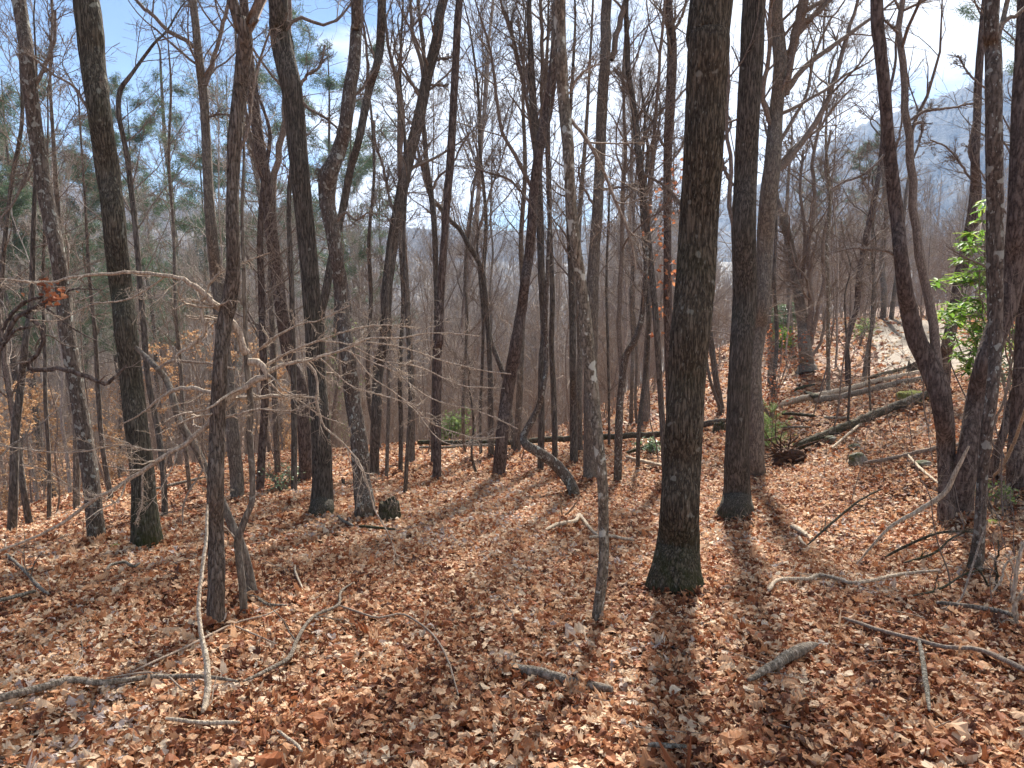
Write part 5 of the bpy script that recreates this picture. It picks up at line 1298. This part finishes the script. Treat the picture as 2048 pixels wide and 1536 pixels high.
log('fallen_log', 'lower of the two long logs on the right bank, grey with a dark butt', 'log', 'logbark', [(1628, 812, 18), (1660, 806, 15), (1696, 798, 14), (1787, 776, 13), (1862, 763, 12)], lin=True, S=14)
log('fallen_stick', 'dark broken snag standing out of the two long logs', 'snag', 'rot', [(1632, 812, 14), (1622, 803, 10), (1610, 794, 5)], lift=1.5)
o, C = log('uprooted_log', 'dark uprooted log with a ragged root plate, sloping up the right bank', 'log', 'rot', [(1590, 908, 20), (1651, 888, 20), (1719, 868, 20), (1787, 834, 19), (1856, 806, 18), (1900, 790, 16)], lin=True, S=16)
def blob(name, mat, c, r, sc, parent=None, seed=1, rough=.25, label=None, cat=None, n=22, cut=False):
    rs = np.random.RandomState(seed); u = np.linspace(0, math.pi, n); v = np.linspace(0, 2 * math.pi, n * 2, endpoint=False)
    U, V = np.meshgrid(u, v, indexing='ij')
    rr = 1 + rough * (vnoise(U * 2 + 5, V / (2 * math.pi) * 8, seed, 256) - .5) * 2 * np.sin(U) + rough * .6 * (vnoise(U * 6 + 5, V / (2 * math.pi) * 16, seed + 1, 256) - .5) * np.sin(U)
    rr[:, -1] = (rr[:, -2] + rr[:, 0]) / 2
    if cut: rr = np.round(rr * 7) / 7 * .5 + rr * .5
    P = np.stack([rr * np.sin(U) * np.cos(V) * sc[0], rr * np.sin(U) * np.sin(V) * sc[1], rr * np.cos(U) * sc[2]], -1) * r + c
    i = np.arange(n - 1)[:, None]; j = np.arange(2 * n)[None]; j2 = (j + 1) % (2 * n)
    mb = MB(); mb.add(P, q=np.stack([i * 2 * n + j, (i + 1) * 2 * n + j, (i + 1) * 2 * n + j2, i * 2 * n + j2], -1).reshape(-1, 4))
    o = mb.build(name, mat, parent, origin=c if parent is None else parent.location[:])
    if label: tag(o, label, cat)
    return o
p, Y = hit(1573, 928)
rp = blob('root_plate', M_EARTH, np.array([p[0], p[1], p[2] + .12]), .2, (.9, .6, .7), parent=o, seed=5, rough=1.1)
rs = np.random.RandomState(3); ms = MB()
for k in range(26):
    d = unit(np.array([rs.normal() - .6, rs.normal() * .6, rs.normal() + .3])[None])[0]; s0 = np.array([p[0], p[1], p[2] + .18]) + d * .15
    L_ = rs.uniform(.2, .5); c = catmull(np.array([s0, s0 + d * L_ * .5 + rs.normal(size=3) * .06, s0 + d * L_ + rs.normal(size=3) * .12]), 8)
    tubes(ms, c[None], np.linspace(.018, .004, 8)[None], 5)
ms.build('roots', M_EARTH, o, origin=o.location[:])
log('fallen_stick', 'pale pole crossing under the uprooted log', 'stick', 'dead', [(1664, 905, 6), (1700, 876, 6), (1739, 842, 5)], lin=True)
log('fallen_stick', 'short dark log behind the pine seedling', 'log', 'rot', [(1564, 835, 7), (1600, 838, 8), (1630, 841, 6)], lin=True)
log('fallen_stick', 'dark stick on the slope above the two long logs', 'log', 'rot', [(1582, 789, 6), (1606, 781, 7), (1630, 775, 5)], lin=True)
log('fallen_stick', 'thin stick lying below the short dark log', 'stick', 'deadgrey', [(1560, 862, 5), (1590, 863, 5), (1622, 862, 4)], lin=True)
log('fallen_stick', 'small grey log right of the short dark log', 'log', 'deadgrey', [(1648, 844, 6), (1672, 842, 7), (1700, 845, 6)], lin=True)
log('fallen_stick', 'thin stick on the upper slope below the bank cluster', 'stick', 'rot', [(1580, 722, 4), (1600, 716, 4)], lin=True)
log('fallen_log', 'dark log lying behind the upper pale log, near its right end', 'log', 'rot', [(1740, 762, 9), (1790, 748, 10), (1850, 735, 11), (1880, 728, 10)], lin=True)
log('fallen_branch', 'tangled grey branch lying left on the far edge of the clearing', 'branch', 'deadgrey', [(308, 988, 6), (350, 975, 7), (413, 963, 6)], lin=True)
log('fallen_branch', 'slanting pale dead branch at the right edge above the fern', 'branch', 'dead', [(1985, 968, 6), (2006, 930, 8), (2030, 880, 8), (2060, 790, 6)], Yend=6.5)
log('fallen_branch', 'second slanting dead branch at the right edge', 'branch', 'twig', [(2000, 1010, 5), (2030, 975, 6), (2060, 950, 6)], lift=2)
limbs_thing('dead_shrub', 'bleached twisting dead shrub at the right edge', 'shrub', 'dead', 4.3,
    [[(2044, 1300, 11), (2036, 1260, 10), (2027, 1209, 10), (2030, 1160, 9), (2040, 1110, 8), (2052, 1080, 7)], [(2036, 1262, 6), (2048, 1290, 6), (2050, 1340, 5)], [(2028, 1215, 6), (2040, 1190, 6), (2060, 1170, 5)], [(2034, 1245, 5), (2010, 1240, 5), (1990, 1265, 5), (1960, 1280, 4), (1920, 1300, 3)], [(2031, 1150, 5), (2020, 1120, 5), (2010, 1110, 4)],
     [(1985, 1185, 4), (2002, 1160, 5), (2010, 1130, 5), (2035, 1112, 4)]], 4, tm='dead', dys=[0, 0, 0, -.2, .1, .1])
limbs_thing('dead_shrub', 'small dark dead shrub between the curved front stem and the bleached shrub', 'shrub', 'rot', 5.0,
    [[(1992, 1180, 6), (1994, 1150, 6), (1990, 1120, 5), (1997, 1110, 4), (1996, 1080, 3)], [(1980, 1180, 4), (1965, 1150, 4), (1950, 1135, 3)], [(1990, 1175, 4), (1960, 1210, 4), (1950, 1225, 3)]], 5)
# stones, moss, stumps
def stone(label, px, py, w, h, mat, seed, rough=.25, name='stone', cat='stone', sy=.8):
    p, Y = hit(px, py); r = w * .5 / F * Y
    return blob(name, mat, np.array([p[0], p[1] + r * .5, p[2] + r * h / w * .7]), r, (1, sy, h / w), seed=seed, rough=rough, label=label, cat=cat, cut=True)
stone('mossy boulder below the uprooted log', 1719, 934, 36, 34, M_STONE, 3, name='boulder', cat='boulder')
stone('smaller mossy rock behind the boulder below the uprooted log', 1712, 900, 24, 14, M_STONE, 4, name='boulder', cat='boulder')
stone('mossy rock under the right end of the two long logs', 1835, 805, 64, 26, M_MOSS, 5, name='boulder', cat='boulder')
stone('mossy rock at the foot of the uprooted log', 1664, 886, 26, 16, M_STONE, 6, name='boulder', cat='boulder')
stone('half buried rock behind the slim reddish log', 1852, 936, 40, 16, M_STONE, 7, name='boulder', cat='boulder')
stone('round cream-coloured stone left of the largest oak foot', 1253, 1206, 26, 16, M_PALESTONE, 8)
stone('rough pale rock right of the largest oak foot', 1486, 1222, 44, 14, M_PALESTONE, 9, rough=.5)
stone('flat grey stone on the slope left of the broken pole', 1838, 1004, 22, 8, M_PALESTONE, 10)
stone('yellow moss cushion right of the curved front stem', 1992, 1056, 40, 16, M_MOSS, 11, name='moss_cushion', cat='moss')
stone('green moss mound at the left of the mossy leaning trunk foot', 236, 1104, 60, 8, M_MOSS, 12, name='moss_cushion', cat='moss')
stone('pale chip of wood beside the twin stems foot', 564, 1240, 22, 7, M_PALESTONE, 13, name='wood_chip', cat='wood')
def stump(label, px, py, w, h, bk, seed):
    p, Y = hit(px, py); r = w * .5 / F * Y; hh = h / F * Y; rs = np.random.RandomState(seed)
    S = 22; n = 9; th = np.arange(S) * 2 * math.pi / S
    jag = hh * (.6 + .4 * vnoise(th / 6.283 * 11, th * 0, seed, 11)) ; v = []
    for k in range(n):
        u = k / (n - 1); rad_ = r * (1.15 - .3 * u) * (1 + .12 * np.sin(3 * th + seed) + .06 * rs.rand(S))
        v.append(np.c_[rad_ * np.cos(th), rad_ * np.sin(th), -.08 + u * (jag + .08)])
    for k in (.7, .4): v.append(np.c_[r * k * np.cos(th), r * k * np.sin(th), hh * .45 * k + rs.rand(S) * hh * .1])
    v = np.concatenate(v) + p
    N_r = n + 2; i = np.arange(N_r - 1)[:, None]; j = np.arange(S)[None]; j2 = (j + 1) % S
    q = np.stack([i * S + j, i * S + j2, (i + 1) * S + j2, (i + 1) * S + j], -1).reshape(-1, 4)
    mb = MB(); mb.add(v, q=q); c0 = (N_r - 1) * S
    mb.add(np.vstack([v[c0:c0 + S], v[c0:c0 + S].mean(0)]), t=[(k, (k + 1) % S, S) for k in range(S)])
    tag(mb.build('tree_stump', BK[bk], None, origin=p), label, 'stump')
stump('short broken stump pressed against the crooked burl tree', 780, 1042, 44, 52, 'rot', 3)
stump('small post-like stump right of the bent oak', 687, 972, 8, 18, 'dark', 4)
stump('rotten stump in the gap between the two thick oaks', 1440, 862, 26, 20, 'rot', 5)
stump('jagged dark stump at the end of the upper pale log', 1826, 752, 22, 34, 'rot', 6)

# leaves drifted against the feet of the nearest trunks
rs = np.random.RandomState(55); mb = MB()
for (px, py, w) in [(1351, 1203, 130), (1472, 1044, 88), (1515, 958, 40), (294, 1104, 66), (196, 1093, 38), (431, 1275, 38), (644, 1044, 62), (728, 1046, 44), (1191, 1266, 26), (1894, 1054, 42), (1920, 1052, 50), (1948, 1166, 44), (489, 1252, 18), (508, 1216, 30), (1150, 997, 22), (997, 957, 27), (873, 967, 19), (1180, 968, 31), (1009, 1372, 18), (1163, 1400, 18)]:
    p, Y = hit(px, py); r0 = w * .5 / F * Y; n = int(130 + w * 3.4)
    a = rs.uniform(0, 6.28, n); rr = r0 * .86 + np.abs(rs.normal(0, .10, n)); c = at(px, py, Y + r0 * .8)
    x, y = c[0] + rr * np.cos(a), c[1] + rr * np.sin(a); z = H(x, y) + rs.uniform(.02, .11, n) * np.exp(-(rr - r0 * .86) / .12) + .02
    scatter_leaves(mb, np.c_[x, y, z], rs.uniform(.045, .105, n), rs.choice([0, 1]), rs, .55, .9)
o = mb.build('drifted_leaves', M_LITTER, smooth=False, attr=True); o['kind'] = 'stuff'; o['label'] = 'fallen leaves drifted against the trunk feet'

# loose twigs strewn over the leaves
rs = np.random.RandomState(77); n = 1500
r = np.sqrt(rs.uniform(2.6 ** 2, 17 ** 2, n)); a = np.radians(rs.uniform(-42, 42, n)); x, y = r * np.sin(a), r * np.cos(a); z = H(x, y) + .045
yaw = rs.uniform(0, 6.28, n); Ln = rs.uniform(.1, .55, n); P = np.zeros((n, 5, 3)); d = np.c_[np.cos(yaw), np.sin(yaw), rs.normal(0, .06, n)]
P[:, 0] = np.c_[x, y, z]
for k in range(1, 5):
    d = unit(d + rs.normal(size=(n, 3)) * [.18, .18, .04]); P[:, k] = P[:, k - 1] + d * Ln[:, None] / 4
    P[:, k, 2] = np.maximum(P[:, k, 2], H(P[:, k, 0], P[:, k, 1]) + .02)
mb = MB(); tubes(mb, P, rs.uniform(.0015, .005, n)[:, None] * np.linspace(1, .5, 5)[None], 4)
o = mb.build('loose_twigs', BK['twig']); o['kind'] = 'stuff'; o['label'] = 'thin fallen twigs strewn over the leaf litter'

# brush on the right bank
for (px, py, s, wh) in [(1742, 900, .6, 'right of the boulder'), (1790, 880, .7, 'behind the uprooted log, middle'), (1700, 850, .6, 'between the long logs and the uprooted log'), (1830, 900, .8, 'left of the leaning pair foot'), (1770, 980, .5, 'above the broken pole'), (1860, 860, .8, 'against the leaning pair'),
                        (2010, 1040, .6, 'near the yellow moss cushion'), (1960, 900, .9, 'between the leaning pair and the front stem'), (1650, 960, .4, 'left of the boulder'), (1780, 820, .8, 'behind the two long logs'), (1880, 780, .9, 'in front of the road, at the leaning pair'), (2030, 880, .9, 'at the right edge of the bank'), (1700, 1010, .35, 'beyond the white wood'), (1850, 1110, .4, 'below the broken pole'),
                        (955, 890, .6, 'at the level fallen trunk'), (1230, 905, .7, 'in front of the level fallen trunk'), (1000, 900, .7, 'left of the leaning reddish trunk')]:
    p, Y = hit(px, py); k = rng.choice(4)
    place('twiggy_shoot', SAPM[k], p[0], p[1], s * .75, rng.uniform(0, 6), 'thin bare shoot standing ' + wh, 'sapling', 'bare shoots standing in the leaves', (rng.normal(0, .08), rng.normal(0, .08)))

for k_, (px, Y) in enumerate([(1660, 38), (1700, 42), (1750, 46), (1800, 50), (1850, 44), (1900, 48), (1960, 42), (2010, 46), (1560, 40), (1620, 44), (1480, 42), (1400, 44), (1730, 39), (1820, 42), (1880, 54), (1690, 52)]):
    p = at(px, 650, Y); k = rng.choice([3, 5, 5, 1])
    place('bare_tree', BGM[k][:2], p[0], p[1], rng.uniform(.4, .62), rng.uniform(0, 6), f'low thin tree beyond the road crest, {ORD[k_ % 10]} of the {"nearer" if k_ < 10 else "farther"} row', 'tree', 'thin low trees beyond the road crest')
RB = sorted([(1668, 880, .5), (1690, 930, .4), (1725, 790, .7), (1760, 930, .5), (1805, 850, .7), (1815, 970, .5), (1845, 1010, .4), (1870, 930, .6), (1925, 1080, .45), (1975, 1000, .7), (2000, 930, .8), (2020, 1110, .6), (2035, 980, .8), (1900, 1190, .4), (1985, 1230, .45), (2025, 1200, .5)])
for k_, (px, py, s) in enumerate(RB):
    p, Y = hit(px, py); k = rng.choice(4)
    place('twiggy_shoot', SAPM[k], p[0], p[1], s * .62, rng.uniform(0, 6), f'spindly brown shoot on the right bank, {ORD[k_]} from its left end', 'sapling', 'spindly shoots on the right bank', (rng.normal(0, .25), rng.normal(0, .25)))
# a house glimpsed down in the valley
def box(mb, c, s, rz=0):
    v = np.array([[x, y, z] for x in (-.5, .5) for y in (-.5, .5) for z in (-.5, .5)]) * s
    cz, sz = math.cos(rz), math.sin(rz)
    v = np.c_[v[:, 0] * cz - v[:, 1] * sz, v[:, 0] * sz + v[:, 1] * cz, v[:, 2]] + c
    mb.add(v, q=[(0, 1, 3, 2), (4, 6, 7, 5), (0, 4, 5, 1), (2, 3, 7, 6), (0, 2, 6, 4), (1, 5, 7, 3)])
hx, hy = -73, 118; hz = h1(hx, hy); root = thing('house', 'low tan-roofed house glimpsed through the trunks down at the left', 'house', (hx, hy, hz))
mb = MB(); box(mb, (0, 0, 2.5), (16, 8, 7)); mb.build('wall', M_WALL, root)
mb = MB(); v = np.array([[-9, -5, 5.8], [9, -5, 5.8], [9, 5, 5.8], [-9, 5, 5.8], [-9, 0, 9.2], [9, 0, 9.2]]); v2 = v + [0, 0, .3]
mb.add(np.vstack([v, v2]), q=[(6, 7, 11, 10), (8, 9, 10, 11), (0, 4, 5, 1), (3, 2, 5, 4), (0, 1, 7, 6), (2, 3, 9, 8)], t=[(6, 10, 9), (7, 8, 11), (0, 3, 4), (1, 5, 2)]); mb.build('roof', M_ROOF, root, smooth=False)
for k in range(4):
    mb = MB(); box(mb, (-6 + 4 * k, -4.03, 3.4), (1.2, .1, 1.6)); w_ = mb.build('window', M_DARKGLASS, root)
    mb = MB(); box(mb, (-6 + 4 * k, -4.06, 2.5), (1.5, .12, .14)); mb.build('sill', M_WHITE, w_)

# ------------------------------------------------------------------ air
m, t, o = newmat('haze_air')
pv = N_(t, 'ShaderNodeVolumePrincipled'); pv.inputs['Color'].default_value = (.46, .66, 1, 1); pv.inputs['Density'].default_value = HAZE; pv.inputs['Anisotropy'].default_value = .15
t.links.new(pv.outputs[0], o.inputs['Volume'])
mb = MB(); box(mb, (0, 300, 95), (2900, 3000, 420)); hz_ = mb.build('haze', m, smooth=False)
hz_['kind'] = 'stuff'; hz_['label'] = 'thin blue haze of the valley air'
